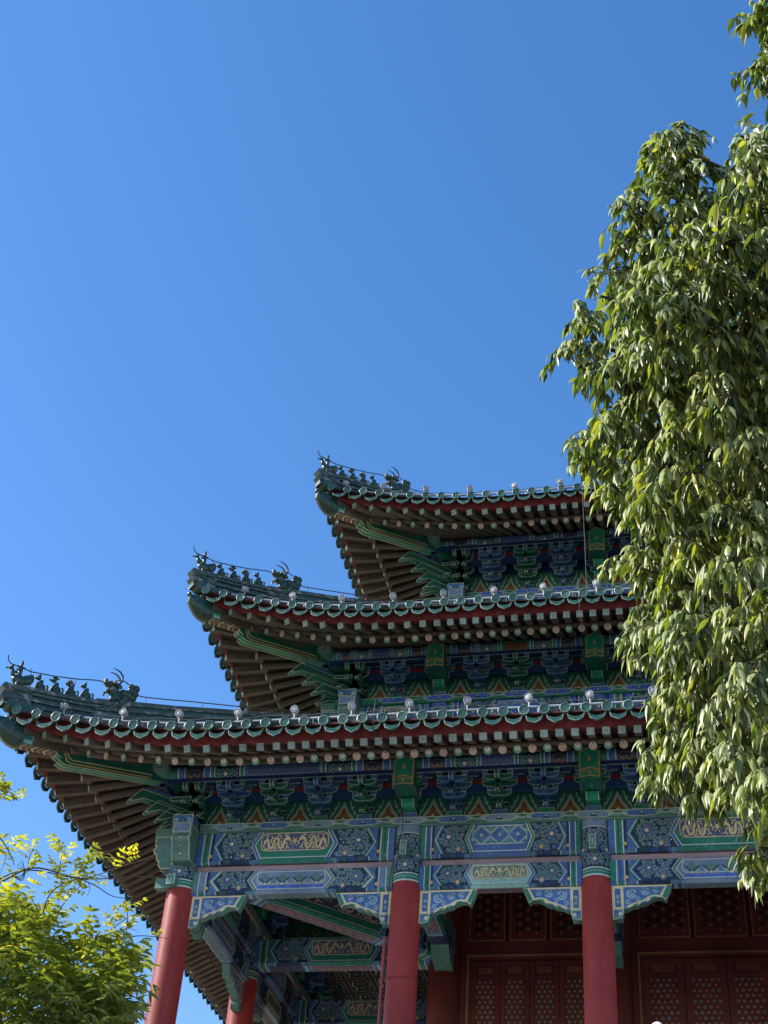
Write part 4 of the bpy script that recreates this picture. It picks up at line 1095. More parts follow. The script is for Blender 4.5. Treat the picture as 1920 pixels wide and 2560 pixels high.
    ridge(crv, [(.06, 0, .05, 'tile_aged'), (.085, .035, .09, 'tile_aged'), (.055, .09, .14, 'tile_green'), (.10, .13, .18, 'tile_aged'), (.07, .18, .27, 'glaze_dark'), (.115, .26, .31, 'tile_aged'), (.085, .31, .40, 'glaze_dark'), (.11, .39, .43, 'tile_aged')])
    ridge(crv[1:], [(.08, .43, .52, 'tile_aged')]); ridge(crv[2:], [(.085, .50, .8, 'tile_aged')])
    ridge(crv2, [(.065, 0, .06, 'tile_aged'), (.09, .05, .11, 'tile_aged'), (.06, .11, .2, 'tile_green'), (.10, .19, .25, 'tile_aged'), (.075, .25, .36, 'glaze_dark'), (.12, .35, .42, 'tile_aged'), (.1, .42, .95, 'tile_aged')])
    # upturned layered end under the first figure
    for j, (d, z, w, h, m) in enumerate(((2.84, 2.60, .10, .07, 'tile_aged'), (2.80, 2.50, .085, .05, 'tile_green'), (2.83, 2.42, .10, .06, 'tile_aged'), (2.74, 2.30, .13, .07, 'tile_green'))):
        hr.prism([Hd(d + x, w, z + y) for x, y in ((0, 0), (-.05, -h), (-.4, -h - .02), (-.4, h * .8), (-.03, h))], [Hd(d + x, -w, z + y) for x, y in ((0, 0), (-.05, -h), (-.4, -h - .02), (-.4, h * .8), (-.03, h))], m)
    hr.ell(Hd(2.68, .0, 2.34), (.10, .10, .08), 'mortar')
    hr.build('hip_ridge', ro)
    # figures
    X = (Vector((-q, -q, 0)), Vector((q, -q, 0)), Vector((0, 0, 1)))
    def fig(dc, z, kind, sc=1.0):
        mb = MB(); C0 = Hd(dc, 0, z - .01); fx = sc * (.85 if kind != 'rider' else .85)
        G = lambda f, w, h: C0 + X[0] * (f * fx) + X[1] * (w * sc) + X[2] * (h * sc)
        E_ = lambda f, w, h, r, m='glaze_dark', ang=0.0: mb.ell(G(f, w, h), (r[0] * fx, r[1] * sc, r[2] * sc), m, (X[0] * math.cos(ang) + X[2] * math.sin(ang), X[1], X[2] * math.cos(ang) - X[0] * math.sin(ang)), 9, 7)
        if kind == 'rider':
            E_(-.02, 0, .14, (.17, .075, .11)); E_(.15, 0, .25, (.05, .045, .09), ang=-.3); E_(.20, 0, .33, (.055, .04, .04)); mb.tube([G(.24, 0, .33), G(.31, 0, .29)], .014 * sc, 'glaze_dark', 6)
            E_(.18, 0, .38, (.03, .012, .03)); E_(-.2, 0, .2, (.12, .06, .12), ang=.8); E_(-.26, 0, .27, (.07, .05, .07))
            for w in (-.05, .05): mb.tube([G(.03, w, .1), G(.03, w, 0)], .02 * sc, 'tile_aged', 6)
            E_(.0, 0, .31, (.05, .06, .10), 'glaze_dark'); E_(.01, 0, .44, (.038, .038, .045), 'tile_aged'); mb.lathe(G(.0, 0, .47), (0, 0, 1), [(.03 * sc, 0), (.022 * sc, .05 * sc), (.008 * sc, .08 * sc)], 'glaze_dark', 8)
            E_(.06, .05, .31, (.05, .02, .025)); E_(.06, -.05, .31, (.05, .02, .025))
        else:
            E_(-.06, 0, .09, (.085, .065, .085)); E_(.0, 0, .15, (.06, .055, .11), ang=.35); E_(.05, 0, .27, (.055, .048, .05)); E_(.10, 0, .255, (.04, .032, .028))
            for w in (-.035, .035):
                mb.tube([G(.05, w, .16), G(.075, w, .07), G(.07, w, 0), G(.1, w, 0)], .019 * sc, 'glaze_dark', 6)
                E_(-.03, w * 1.5, .05, (.06, .03, .055))
            mb.tube([G(-.13, 0, .05), G(-.18, 0, .08), G(-.18, 0, .15), G(-.15, 0, .18)], .02 * sc, 'glaze_dark', 6)
            if kind == 'cat':
                for w in (-.03, .03): mb.lathe(G(.035, w, .30), (0, 0, 1), [(.02 * sc, 0), (.012 * sc, .03 * sc), (.003 * sc, .06 * sc)], 'glaze_dark', 6)
            elif kind == 'bird':
                mb.tube([G(.0, 0, .31), G(-.05, 0, .33)], .016 * sc, 'glaze_dark', 6); mb.tube([G(.1, 0, .27), G(.16, 0, .25)], .014 * sc, 'glaze_dark', 6); E_(.04, 0, .325, (.06, .05, .018))
            elif kind == 'lion':
                for j in range(8): E_(.03 + .065 * math.cos(j * .785), 0, .27 + .06 * math.sin(j * .785), (.022, .04, .022), 'tile_aged')
        mb.build('ridge_figure', ro)
    for dc, z, kd in ((2.65, 2.71, 'rider'), (2.37, 2.77, 'cat'), (2.17, 2.83, 'bird'), (1.97, 2.88, 'lion'), (1.77, 2.94, 'cat')): fig(dc, z, kd, 1.0)
    # horned beast
    mb = MB(); C0 = Hd(1.36, 0, 3.02); G = lambda f, w, h: C0 + X[0] * (f * 1.04) + X[1] * (w * 1.25) + X[2] * (h * 1.08)
    def E_(f, w, h, r, m='glaze_dark', ang=0.0): mb.ell(G(f, w, h), (r[0] * 1.12, r[1] * 1.25, r[2] * 1.12), m, (X[0] * math.cos(ang) + X[2] * math.sin(ang), X[1], X[2] * math.cos(ang) - X[0] * math.sin(ang)), 10, 8)
    E_(-.10, 0, .02, (.20, .10, .15), 'tile_aged'); E_(-.02, 0, .15, (.11, .09, .17), 'glaze_dark', -.25); E_(.06, 0, .27, (.10, .085, .09), 'tile_aged', -.2)
    E_(.17, 0, .36, (.11, .07, .045), 'glaze_dark', .30); E_(.15, 0, .24, (.10, .06, .032), 'glaze_dark', -.40); E_(.245, 0, .42, (.035, .055, .035), 'tile_aged'); E_(.07, 0, .40, (.12, .07, .045), 'glaze_dark', .15); E_(.13, 0, .30, (.05, .05, .05), 'sheath_red')
    for sg in (-1, 1): E_(.10, sg * .07, .40, (.03, .025, .03), 'tile_rim'); E_(.0, sg * .09, .34, (.05, .02, .035), 'glaze_dark', .6); E_(.21, sg * .05, .19, (.02, .02, .035), 'tile_aged')
    for (f, h, r_) in ((-.16, .20, .10), (-.22, .30, .095), (-.28, .40, .085), (-.34, .47, .065), (-.25, .47, .06), (-.33, .36, .07), (-.31, .27, .065), (-.28, .17, .07), (-.12, .30, .07)): E_(f, 0, h, (r_, .06, r_))
    for j in range(10): E_(-.22 + .055 * (j % 5), (-.085, .085)[j % 2], .0 + .07 * (j // 4), (.05, .03, .055), 'tile_aged' if j % 3 else 'glaze_dark', j)
    for sg in (-1, 1):
        for j in range(3): E_(.10 - .05 * j, sg * .085, .07 + .03 * j, (.04, .03, .06), 'glaze_dark')
        mb.tube([G(-.0, sg * .035, .42), G(-.04, sg * .045, .50), G(-.03, sg * .05, .58), G(.03, sg * .055, .64), G(.12, sg * .06, .66), G(.18, sg * .06, .655)], .014, 'wire_dark', 8, True, [.021, .02, .018, .015, .010, .005])
    mb.build('ridge_beast', ro)

# top of the roof: the pyramid closes above the last tier
mb = MB(); cx = FULL / 2; zt = ZS[2] + roof_z(2, 5, TOPO[2]) - .03; e0 = S[2] - TOPO[2]
mb.box(lambda x, y, z: Vector((x, y, z)), e0 - .02, FULL - e0 + .02, e0 - .02, FULL - e0 + .02, zt - .4, zt + .04, 'tile_aged'); part(mb, 'roof_cap')

# ------------------------------------------------------------------ inner walls, doors and lattice windows
def wallbox(mb, x0, x1, y0, y1, z0, z1, m): mb.box(lambda x, y, z: Vector((x, y, z)), x0, x1, y0, y1, z0, z1, m)
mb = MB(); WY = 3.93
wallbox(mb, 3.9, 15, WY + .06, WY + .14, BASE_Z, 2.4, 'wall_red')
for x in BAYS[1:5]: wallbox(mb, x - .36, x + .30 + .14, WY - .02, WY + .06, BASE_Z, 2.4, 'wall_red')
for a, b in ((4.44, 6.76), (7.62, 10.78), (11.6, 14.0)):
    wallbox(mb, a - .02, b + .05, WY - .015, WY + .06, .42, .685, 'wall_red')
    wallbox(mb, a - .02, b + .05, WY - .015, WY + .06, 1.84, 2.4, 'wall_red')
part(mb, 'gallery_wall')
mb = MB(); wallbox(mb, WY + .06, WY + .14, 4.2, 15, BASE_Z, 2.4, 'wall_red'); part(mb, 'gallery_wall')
def lattice(mb, x0, x1, z0, z1, y, cell, hole, hr_, dots='gold_pale'):
    """fretwork board: every flower boss is ringed by six openings"""
    mb.box(lambda a, b, c: Vector((a, b, c)), x0, x1, y - .008, y + .008, z0, z1, 'wall_red')
    dz = cell * .9; nr = int((z1 - z0) / dz); cx = (x0 + x1) / 2; n = int((x1 - x0) / cell) + 2
    for r_ in range(nr + 1):
        z = z1 - dz * .35 - r_ * dz
        if z < z0 + .02: break
        for i in range(-n, n + 1):
            qq = i; x = cx + (qq + r_ * .5 - (r_ // 2)) * cell; ax_ = qq - (r_ // 2)
            if not (x0 - .004 < x < x1 + .004): continue
            if (ax_ - r_) % 3 == 0: mb.lathe((x, y - .008, z), (0, -1, 0), [(.0125, 0), (.010, .007), (.003, .011)], dots, 8)
            elif x0 + hr_ * .6 < x < x1 - hr_ * .6 and z > z0 + hr_: 
                mb.poly([Vector((x + hr_ * math.cos(t * math.pi / 5), y - .0105, z + hr_ * math.sin(t * math.pi / 5))) for t in range(10)], hole)
                mb.poly([Vector((x + hr_ * 1.3 * math.cos(t * math.pi / 5), y - .009, z + hr_ * 1.3 * math.sin(t * math.pi / 5))) for t in range(10)], 'wall_dark')
FW = lambda a, b, c: Vector((a, b, c))
def frame_box(mb, x0, x1, z0, z1, y0, y1, t, m, bottom=True, top=True):
    mb.box(FW, x0, x0 + t, y0, y1, z0, z1, m); mb.box(FW, x1 - t, x1, y0, y1, z0, z1, m)
    if top: mb.box(FW, x0 + t, x1 - t, y0, y1, z1 - t, z1, m)
    if bottom: mb.box(FW, x0 + t, x1 - t, y0, y1, z0, z0 + t, m)
for (a, b, nd, wins) in ((4.40, 6.76, 4, ((4.42, 5.11), (5.20, 5.90), (5.98, 6.70))), (7.59, 10.76, 4, ((7.63, 8.58), (8.66, 9.62), (9.70, 10.70)))):
    mb = MB(); frame_box(mb, a, b, -3.9, .41, WY - .06, WY + .02, .035, 'gold_dull', False); frame_box(mb, a + .035, b - .035, -3.9, .375, WY - .03, WY + .03, .05, 'wall_red', False)
    part(mb, 'door_frame')
    x0, x1 = a + .07, b - .07; w = (x1 - x0) / nd
    for i in range(nd):
        p, q_ = x0 + w * i + .006, x0 + w * (i + 1) - .006
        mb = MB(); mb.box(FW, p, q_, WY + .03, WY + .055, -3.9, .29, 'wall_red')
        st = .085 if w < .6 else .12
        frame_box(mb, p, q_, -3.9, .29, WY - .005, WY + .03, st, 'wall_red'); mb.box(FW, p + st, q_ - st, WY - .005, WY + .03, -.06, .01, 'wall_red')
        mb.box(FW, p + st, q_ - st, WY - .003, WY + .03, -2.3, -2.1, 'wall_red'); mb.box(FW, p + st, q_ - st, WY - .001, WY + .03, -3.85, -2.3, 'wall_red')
        d = part(mb, 'lattice_door')
        mb = MB(); c = (p + q_) / 2; hw = .13 if w < .6 else .2
        mb.box(FW, c - hw, c + hw, WY - .0, WY + .025, .07, .17, 'wall_red')
        P = Paint(mb, lambda u, v, k: Vector((c + u, WY - .0 - k, .12 + v)), .003)
        P.frame([(-hw, -.05), (hw, -.05), (hw, .05), (-hw, .05)], .011, 'gold_dull', 1)
        for sg in (-1, 1): P.stroke([(sg * .02, .0), (sg * .06, .02), (sg * .09, -.005), (sg * hw * .85, .015)], .011, 'gold_dull', 1); P.ring(sg * hw * .5, -.015, .008, .018, 'gold_dull', 1, 7)
        mb.build('door_plaque', d)
        mb = MB(); mb.box(FW, p + st, q_ - st, WY + .026, WY + .031, -2.1, -.06, 'paper')
        lattice(mb, p + st + .005, q_ - st - .005, -1.6, -.07, WY + .014, .105 if w < .6 else .112, 'paper', .036)
        mb.build('door_lattice', d)
    for (p, q_) in wins:
        mb = MB(); frame_box(mb, p, q_, .69, 1.83, WY - .03, WY + .03, .022, 'gold_dull'); frame_box(mb, p + .022, q_ - .022, .712, 1.808, WY - .012, WY + .03, .085, 'wall_red')
        wn = part(mb, 'lattice_window')
        mb = MB(); mb.box(FW, p + .1, q_ - .1, WY + .04, WY + .05, .79, 1.73, 'dark_void'); lattice(mb, p + .11, q_ - .11, .80, 1.72, WY + .015, .105 if q_ - p < .8 else .118, 'dark_void', .04); mb.build('window_lattice', wn)

# ------------------------------------------------------------------ lamps, wires and conduits hung on the roofs
fl = None
FLU = ([-.63, .39, 1.43, 2.42, 3.40, 4.38, 5.34, 6.35, 7.33, 8.32, 9.3], [-.75, .25, 1.28, 2.27, 3.25, 4.2, 5.2, 6.2, 7.2], [-1.33, -.37, .61, 1.60, 2.60, 3.6])
tn = ('lowest', 'middle', 'top')
ords = ('first', 'second', 'third', 'fourth', 'fifth', 'sixth', 'seventh', 'eighth', 'ninth', 'tenth', 'eleventh', 'twelfth')
def cond_pt(k, u, dz=0.0):
    F = side(k, 0); ot, zt = eave_t(k, u); o = ot - .20
    return F(u, o, roof_z(k, u, o) + .15 + dz)
for k in range(3):
    us = [(-1.75, -2.0, -1.9)[k] + .25 * i for i in range(60)]; us = [u for u in us if u < LIM[k]]
    mb = MB(); mb.tube([cond_pt(k, u) for u in us], .022, 'conduit_grey', 8)
    F = side(k, 0)
    for u in us[::3]: mb.tube([cond_pt(k, u), cond_pt(k, u) - Vector((0, 0, .12))], .012, 'conduit_grey', 6)
    tag(mb.build('cable_conduit'), 'pale grey conduit running behind the round tile ends of the %s eave' % tn[k], 'conduit', 'conduits along the eaves')
    mb = MB(); mb.tube([cond_pt(k, u, .16 - .03 * math.sin(u * 3.1) ** 2) + Vector((0, .1, 0)) for u in us[2:]], .006, 'wire_steel', 5)
    tag(mb.build('lamp_wire'), 'thin steel wire strung through the white floodlights above the %s eave' % tn[k], 'wire', 'wires above the eaves')
    for j, u in enumerate([(-1.71, -1.75, -2.2)[k]] + FLU[k]):
        loc = cond_pt(k, u, .02)
        if fl is None:
            fl = empty('floodlight', loc, 'x', 'floodlight', 'white floodlights along the eaves')
            mb = MB(); mb.tube([(0, 0, -.02), (0, 0, .06), (0, .01, .11)], .016, 'lamp_white', 8); mb.tube([(-.06, .01, .17), (-.05, .01, .10), (.05, .01, .10), (.06, .01, .17)], .009, 'lamp_white', 6); mb.build('bracket', fl)
            mb = MB(); mb.lathe((0, .06, .17), (0, -1, -.05), [(.035, -.02), (.06, .0), (.066, .03), (.07, .035), (.07, .06), (.066, .063), (.066, .09), (.073, .095), (.073, .125), (.064, .13), (.06, .118)], 'lamp_white', 20); mb.build('housing', fl)
            mb = MB(); mb.lathe((0, .06, .17), (0, -1, -.05), [(.061, .115), (.061, .119), (.02, .124)], 'lamp_white', 16); mb.build('lens', fl)
            r = fl; kids = list(fl.children)
        else:
            r = fl.copy(); col.objects.link(r); r.location = loc
            for c in kids: d = c.copy(); col.objects.link(d); d.parent = r
        r.rotation_euler = (R(rnd.uniform(-6, 6)), 0, R(rnd.uniform(-14, 14)) if j else R(-75)); r.scale = (.88, .88, .92)
        if j == 0: r['label'] = 'white floodlight turned sideways at the upturned corner of the %s eave' % tn[k]
        else: r['label'] = 'round white floodlight on the %s eave, %s along from the corner one' % (tn[k], ords[j - 1])
    # lightning conductor along the hip ridge
    q = math.sqrt(.5); a = S[k]; zz = (0, 3.95, 7.97)[k]
    Hd = lambda d, z: Vector((a - d, a - d, zz + z))
    rt = empty('lightning_conductor', Hd(2.5, 2.9), 'dark lightning conductor wire over the ridge figures of the %s roof corner' % tn[k], 'wire', 'lightning conductors on the ridges')
    wire = [(2.85, 3.25), (2.83, 3.15), (2.79, 3.105), (2.63, 3.105), (2.52, 3.09), (2.23, 3.17), (1.93, 3.28), (1.66, 3.41), (1.53, 3.44), (1.43, 3.5), (1.36, 3.58), (1.28, 3.60), (1.2, 3.55), (1.14, 3.44), (1.09, 3.41), (.99, 3.43), (.76, 3.52), (.29, 3.72), (-.57, 4.07), (-1.8, 4.62)]
    pts = [Hd(*p) for p in wire]
    mb = MB(); mb.tube(pts, .0105, 'wire_dark', 6); mb.tube([Hd(2.70, 3.105), Hd(2.60, 3.105)], .02, 'wire_dark', 7); mb.build('wire', rt, rt.location.copy())
    for d, z0_, z1_ in ((2.53, 2.72, 3.16), (1.93, 2.88, 3.28), (.95, 3.28, 3.43), (.15, 3.62, 3.77), (-.5, 3.92, 4.04)):
        mb = MB(); mb.tube([Hd(d - (.06 if d > 2.4 else 0), z0_), Hd(d, z1_)], .008, 'wire_dark', 6); mb.build('standoff', rt, rt.location.copy())
mb = MB(); mb.tube([Vector(p) for p in ((7.02, 1.26, 10.42), (7.02, 1.25, 10.0), (7.03, 1.25, 9.4), (7.05, 1.25, 8.0), (7.06, 1.22, 6.5), (7.05, -.2, 5.95), (7.03, -.44, 5.90), (7.03, -.47, 5.6), (7.05, -.45, 5.1), (7.07, -.2, 4.9))], .0038, 'wire_steel', 6)
tag(mb.build('down_cable'), 'thin pale cable hanging from the top eave down past the middle eave', 'cable', 'cables hanging from the eaves')
mb = MB(); mb.tube([Vector(p) for p in ((3.86, -2.45, 2.2), (3.86, -2.62, 2.05), (3.86, -2.66, 1.8), (3.86, -2.6, 1.5), (3.94, -1.2, 1.62), (3.95, -1.12, 1.4), (3.97, -.95, 1.25), (3.93, -.36, 1.15), (3.93, -.31, .9), (3.80, -.33, .3), (3.77, -.33, -.1), (3.74, -.31, -1.1))], .008, 'wire_dark', 6)
tag(mb.build('down_cable'), 'dark cable dropping from the lowest eave down the second red column', 'cable', 'cables hanging from the eaves')
rt = empty('conduit_pipe', (3.74, -.3, BASE_Z), 'thin dark red pipe strapped to the left side of the second red column', 'pipe')
mb = MB(); mb.tube([(3.74, -.3, BASE_Z), (3.74, -.3, -1.0)], .024, 'pipe_red', 9); mb.build('pipe', rt, rt.location.copy())
mb = MB(); mb.tube([(4 + (CR + .012) * math.cos(R(t)), (CR + .012) * math.sin(R(t)), -1.62 + .03 * math.sin(R(t))) for t in range(150, 391, 12)], .008, 'pipe_red', 6); mb.build('strap', rt, rt.location.copy())

# ------------------------------------------------------------------ ground
GZ = -11.95
def sheet(name, x0, x1, y0, y1, z, m, n=1):
    mb = MB(); mb.grid([[Vector((lerp(x0, x1, i / n), lerp(y0, y1, j / n), z)) for i in range(n + 1)] for j in range(n + 1)], m, False)
    return tag(mb.build(name), kind='structure')
sheet('ground', -600, 600, -600, 600, GZ, 'soil')
sheet('path', -22, 40, -40, -12, GZ + .01, 'paving')
mb = MB()
prof = [(-5.2, BASE_Z), (-5.4, BASE_Z - .1), (-5.6, -7.5), (-13, GZ - .1)]
ex = [(-5.2 - i, BASE_Z - .02) for i in range(1)]
def ringrect(d, z): return [Vector((-d + 2.6, -d, z)), Vector((FULL + d, -d, z)), Vector((FULL + d, FULL + d, z)), Vector((-d + 2.6, FULL + d, z))]
rows = [ringrect(5.0, BASE_Z), ringrect(5.15, BASE_Z - .25), ringrect(5.4, -7.2), ringrect(5.8, -7.2), ringrect(11.5, GZ - .2)]
mb.grid(rows, 'stone', False, True, lambda a, b: 'soil' if a >= 3 else 'stone'); mb.poly(rows[0], 'paving')
tag(mb.build('terrace'), kind='structure')
# globe lamp at the terrace edge
rt = empty('lamp_post', (8.18, -4.5, BASE_Z), 'white globe lamp on a short dark post at the bottom edge', 'lamp')
mb = MB(); mb.lathe((8.18, -4.5, BASE_Z), (0, 0, 1), [(.09, 0), (.09, .04), (.03, .08), (.028, .42), (.05, .44), (.05, .47)], 'post_dark', 14); mb.build('post', rt, rt.location.copy())
mb = MB(); mb.ell((8.18, -4.5, -4.045), (.085, .085, .085), 'globe_white', None, 20, 14); mb.build('globe', rt, rt.location.copy())

# ------------------------------------------------------------------ camera
f_px = 3546.0; yaw, pitch, roll = R(-14.72), R(39.42), R(4.91)
CAM = Vector((8.799, -21.918, -10.334))
fwd = Vector((math.sin(yaw) * math.cos(pitch), math.cos(yaw) * math.cos(pitch), math.sin(pitch)))
right = Vector((math.cos(yaw), -math.sin(yaw), 0)); upv = right.cross(fwd)
r2 = right * math.cos(roll) + upv * math.sin(roll); u2 = -right * math.sin(roll) + upv * math.cos(roll)
cd = bpy.data.cameras.new('Camera'); cam = bpy.data.objects.new('Camera', cd); col.objects.link(cam)
M = Matrix((r2, u2, -fwd)).transposed().to_4x4(); M.translation = CAM; cam.matrix_world = M
cd.sensor_fit = 'HORIZONTAL'; cd.sensor_width = 36; cd.lens = f_px / 1920 * 36; cd.clip_end = 3000; cd.clip_start = .1
bpy.context.scene.camera = cam
def at(px, py, D):
    """a point of the garden D metres from where the photographer stood, in the direction of a photo pixel"""
    d = fwd + r2 * ((px - 960) / f_px) + u2 * ((1280 - py) / f_px); d.normalize(); return CAM + d * D

# ------------------------------------------------------------------ foliage
class Leaves:
    def __init__(s): s.v = []; s.f = []; s.t = []
    def leaf(s, p, d, side_, L, W, droop, tone, fold=.25, n=5):
        """p base, d start direction; bends towards gravity"""
        d = d.normalized(); w = side_ - d * side_.dot(d)
        if w.length < 1e-4: w = d.orthogonal()
        w.normalize(); prof = (.12, .78, 1.0, .66, .30, .02) if n == 5 else (.2, 1.0, .7, .04)
        n = len(prof) - 1; i0 = len(s.v); q = p.copy()
        for i, a in enumerate(prof):
            nrm = w.cross(d); hw = W * .5 * a; up = nrm * (hw * fold)
            s.v.extend(((q - w * hw + up)[:], q[:], (q + w * hw + up)[:]))
            d = (d + Vector((0, 0, -droop / n))).normalized(); w = (w - d * w.dot(d)).normalized()
            q = q + d * (L / n)
        for i in range(n):
            a = i0 + i * 3
            s.f.append((a, a + 1, a + 4, a + 3)); s.f.append((a + 1, a + 2, a + 5, a + 4)); s.t.extend((tone, tone))
    def build(s, name, m, parent):
        me = bpy.data.meshes.new(name); me.from_pydata(s.v, [], s.f); me.materials.append(MATS[m])
        at_ = me.attributes.new('leaf_tone', 'FLOAT', 'FACE'); at_.data.foreach_set('value', s.t)
        me.polygons.foreach_set('use_smooth', [True] * len(s.f)); me.update()
        o = bpy.data.objects.new(name, me); col.objects.link(o)
        if parent is not None: adopt(o, parent, parent.location.copy())
        return o
EDGE = [(-400, 1960), (-100, 1900), (0, 1862), (60, 1870), (110, 1885), (150, 1935), (165, 1885), (200, 1880), (235, 1905), (262, 1960), (300, 1850), (325, 1700), (350, 1570), (400, 1562), (450, 1580), (500, 1560), (540, 1515), (600, 1520), (640, 1500), (690, 1465), (735, 1420), (790, 1415), (815, 1440), (845, 1395), (900, 1390), (945, 1400), (975, 1460), (1020, 1470), (1070, 1440), (1100, 1408), (1140, 1430), (1180, 1490), (1240, 1495), (1290, 1520), (1330, 1540), (1390, 1545), (1440, 1535), (1490, 1590), (1520, 1530), (1570, 1555), (1610, 1590), (1650, 1545), (1690, 1560), (1730, 1640), (1770, 1630), (1810, 1630), (1850, 1600), (1880, 1590), (1925, 1640), (1955, 1640), (1985, 1612), (2020, 1618), (2045, 1690), (2075, 1760), (2095, 1850), (2105, 1905), (2130, 1880), (2180, 1855), (2240, 1890), (2270, 1950)]
def edge_x(y):
    for (y0, x0), (y1, x1) in zip(EDGE[:-1], EDGE[1:]):
        if y0 <= y <= y1: return lerp(x0, x1, (y - y0) / (y1 - y0))
    return 9999
tree_base = at(2260, 2600, 8.2); tree_base.z = GZ
tree = empty('tree', tree_base, 'tall leafy tree with drooping narrow green leaves at the right edge', 'tree')
lv = Leaves(); tw = MB(); q = random.Random(3)
trunk_pts = [tree_base, at(2250, 2300, 8.2), at(2180, 1700, 8.1), at(2110, 1100, 8.0), at(2050, 500, 8.0), at(2030, -100, 8.0)]
mb = MB(); mb.tube(trunk_pts, .1, 'bark', 12, True, [.19, .16, .13, .10, .07, .035]); mb.build('trunk', tree, tree_base)
def trunk_at(y):
    ys = [2600, 2300, 1700, 1100, 500, -100]
    for a in range(1, 5):
        if ys[a] >= y >= ys[a + 1]: return trunk_pts[a].lerp(trunk_pts[a + 1], (ys[a] - y) / (ys[a] - ys[a + 1]))
    return trunk_pts[-1] if y < -100 else trunk_pts[1]
limbs = []
for (y0, x1, y1, D1) in ((2200, 1800, 1950, 7.5), (2050, 1700, 1700, 8.3), (1900, 1640, 1600, 7.6), (1700, 1600, 1420, 7.4), (1650, 1780, 1480, 6.9), (1500, 1560, 1250, 8.4), (1350, 1500, 1030, 7.6), (1250, 1640, 1100, 7.0), (1100, 1470, 860, 8.0), (980, 1500, 740, 7.4), (850, 1600, 620, 8.4), (760, 1640, 470, 7.7), (620, 1720, 380, 7.5), (480, 1850, 340, 8.2), (300, 1890, 160, 7.8), (150, 1890, 30, 8.0), (900, 1780, 820, 6.9), (2250, 1900, 2120, 7.6), (1300, 1850, 1340, 7.0)):
    a, e_ = trunk_at(y0), at(x1, y1, D1); m_ = a.lerp(e_, .5) + Vector((0, 0, .08)); pts = [a, a.lerp(m_, .5) + Vector((0, 0, .03)), m_, m_.lerp(e_, .5) + Vector((0, 0, .02)), e_]
    mb = MB(); mb.tube(pts, .03, 'bark', 7, True, [.045, .036, .026, .016, .007]); mb.build('branch', tree, tree_base)
    limbs.append(pts)
cl = [(at(x_, y_, D_), .8, 20) for x_, y_, D_ in ((1893, 2128, 7.6), (1925, 2150, 7.7), (1896, 8, 7.9), (1912, 40, 7.8), (1925, 15, 7.7), (1912, 150, 7.9), (1935, 170, 7.8))]
for _ in range(60000):
    if len(cl) >= 545: break
    y = q.uniform(-260, 2190); x = q.uniform(1390, 2230); ex_ = edge_x(y) + 30 + 16 * math.sin(y * .083) + (28 if 880 < y < 1010 else 0)
    if math.sin(x * .024 + y * .015) * math.sin(y * .021 - x * .013 + 1) > .62 and q.random() < .8: continue
    if x < ex_ or (y > 1980 and x < 1880) or (y > 2000 and x < 2010 and y < 2075) or (y > 2140): continue
    if 175 < y < 318 and x < 2010: continue
    if 60 < y < 150 and x < 1945: continue
    if y < 365 and not (abs(x - 1695) < 30 or x > 1890): continue
    if y < 500 and abs(x - 1812) < 48: continue
    if x > 1960 and q.random() < .5: continue
    dep = min(1.0, .08 + (x - ex_) / 240.0); D = 7.8 + q.uniform(-1, 1) * dep * 1.05; p = at(x, y - 12, D)
    if any((p - c[0]).length < .155 for c in cl): continue
    cl.append((p, min(1.0, .5 + .5 * dep), x - ex_))
for c, sz, dist in cl:
    tone0 = q.random() ** 1.7 * .62; young = False
    for w_ in range(q.randint(9, 13)):
        az = q.uniform(0, 2 * math.pi); Lt = q.uniform(.10, .21) * (sz if dist > 40 else .75); h = Vector((math.cos(az), math.sin(az), 0))
        base = c + Vector((q.uniform(-.05, .05), q.uniform(-.05, .05), q.uniform(-.10, .04))); rise = q.uniform(.0, .5)
        path = [base + h * (Lt * t) + Vector((0, 0, Lt * (rise * t - (.55 + rise) * t * t))) for t in (0, .35, .7, 1.0)]
        tw.tube(path, .003, 'bark', 3, False, [.004, .003, .0025, .0015])
        for j in range(q.randint(8, 10)):
            t = q.uniform(.15, 1.0); p = base + h * (Lt * t) + Vector((0, 0, Lt * (rise * t - (.55 + rise) * t * t)))
            a2 = az + q.gauss(0, 1.1); d = Vector((math.cos(a2), math.sin(a2), q.uniform(-1.5, .25)))
            tone = min(1, max(0, (tone0 * .35 + q.uniform(0, .12)) if q.random() < .63 else q.uniform(.40, .82)))
            if young or q.random() < .03: tone = q.uniform(.72, 1)
            sd_ = Vector((-math.sin(a2) + q.uniform(-.8, .8), math.cos(a2) + q.uniform(-.8, .8), q.uniform(-.5, .5)))
            lv.leaf(p, d, sd_, q.uniform(.070, .135), q.uniform(.022, .038), q.uniform(1.6, 3.8), tone, q.uniform(.2, .9))
lv.build('crown', 'tree_leaf', tree); tw.build('twig', tree, tree_base)

# vine-clad bush at the lower left
bush_base = at(60, 2700, 11.0); bush_base.z = GZ
bush = empty('vine_bush', bush_base, 'yellow-green climbing vine bush with long tendrils at the lower left', 'bush')
lv = Leaves(); q = random.Random(11)
BE = [(-200, 1900), (-100, 2080), (0, 2135), (60, 2120), (100, 2180), (130, 2250), (165, 2330), (200, 2300), (240, 2275), (270, 2270), (300, 2300), (325, 2340), (330, 2400), (320, 2450), (300, 2500), (285, 2540), (290, 2600)]
def btop(x):
    P_ = [(-260, 2160), (0, 2225), (40, 2215), (85, 2230), (110, 2265), (125, 2310), (150, 2330), (185, 2325), (210, 2335), (240, 2305), (268, 2310), (295, 2335), (318, 2372), (338, 2402), (362, 2425)]
    for (x0, y0), (x1, y1) in zip(P_[:-1], P_[1:]):
        if x0 <= x <= x1: return lerp(y0, y1, (x - x0) / (x1 - x0))
    return 9999
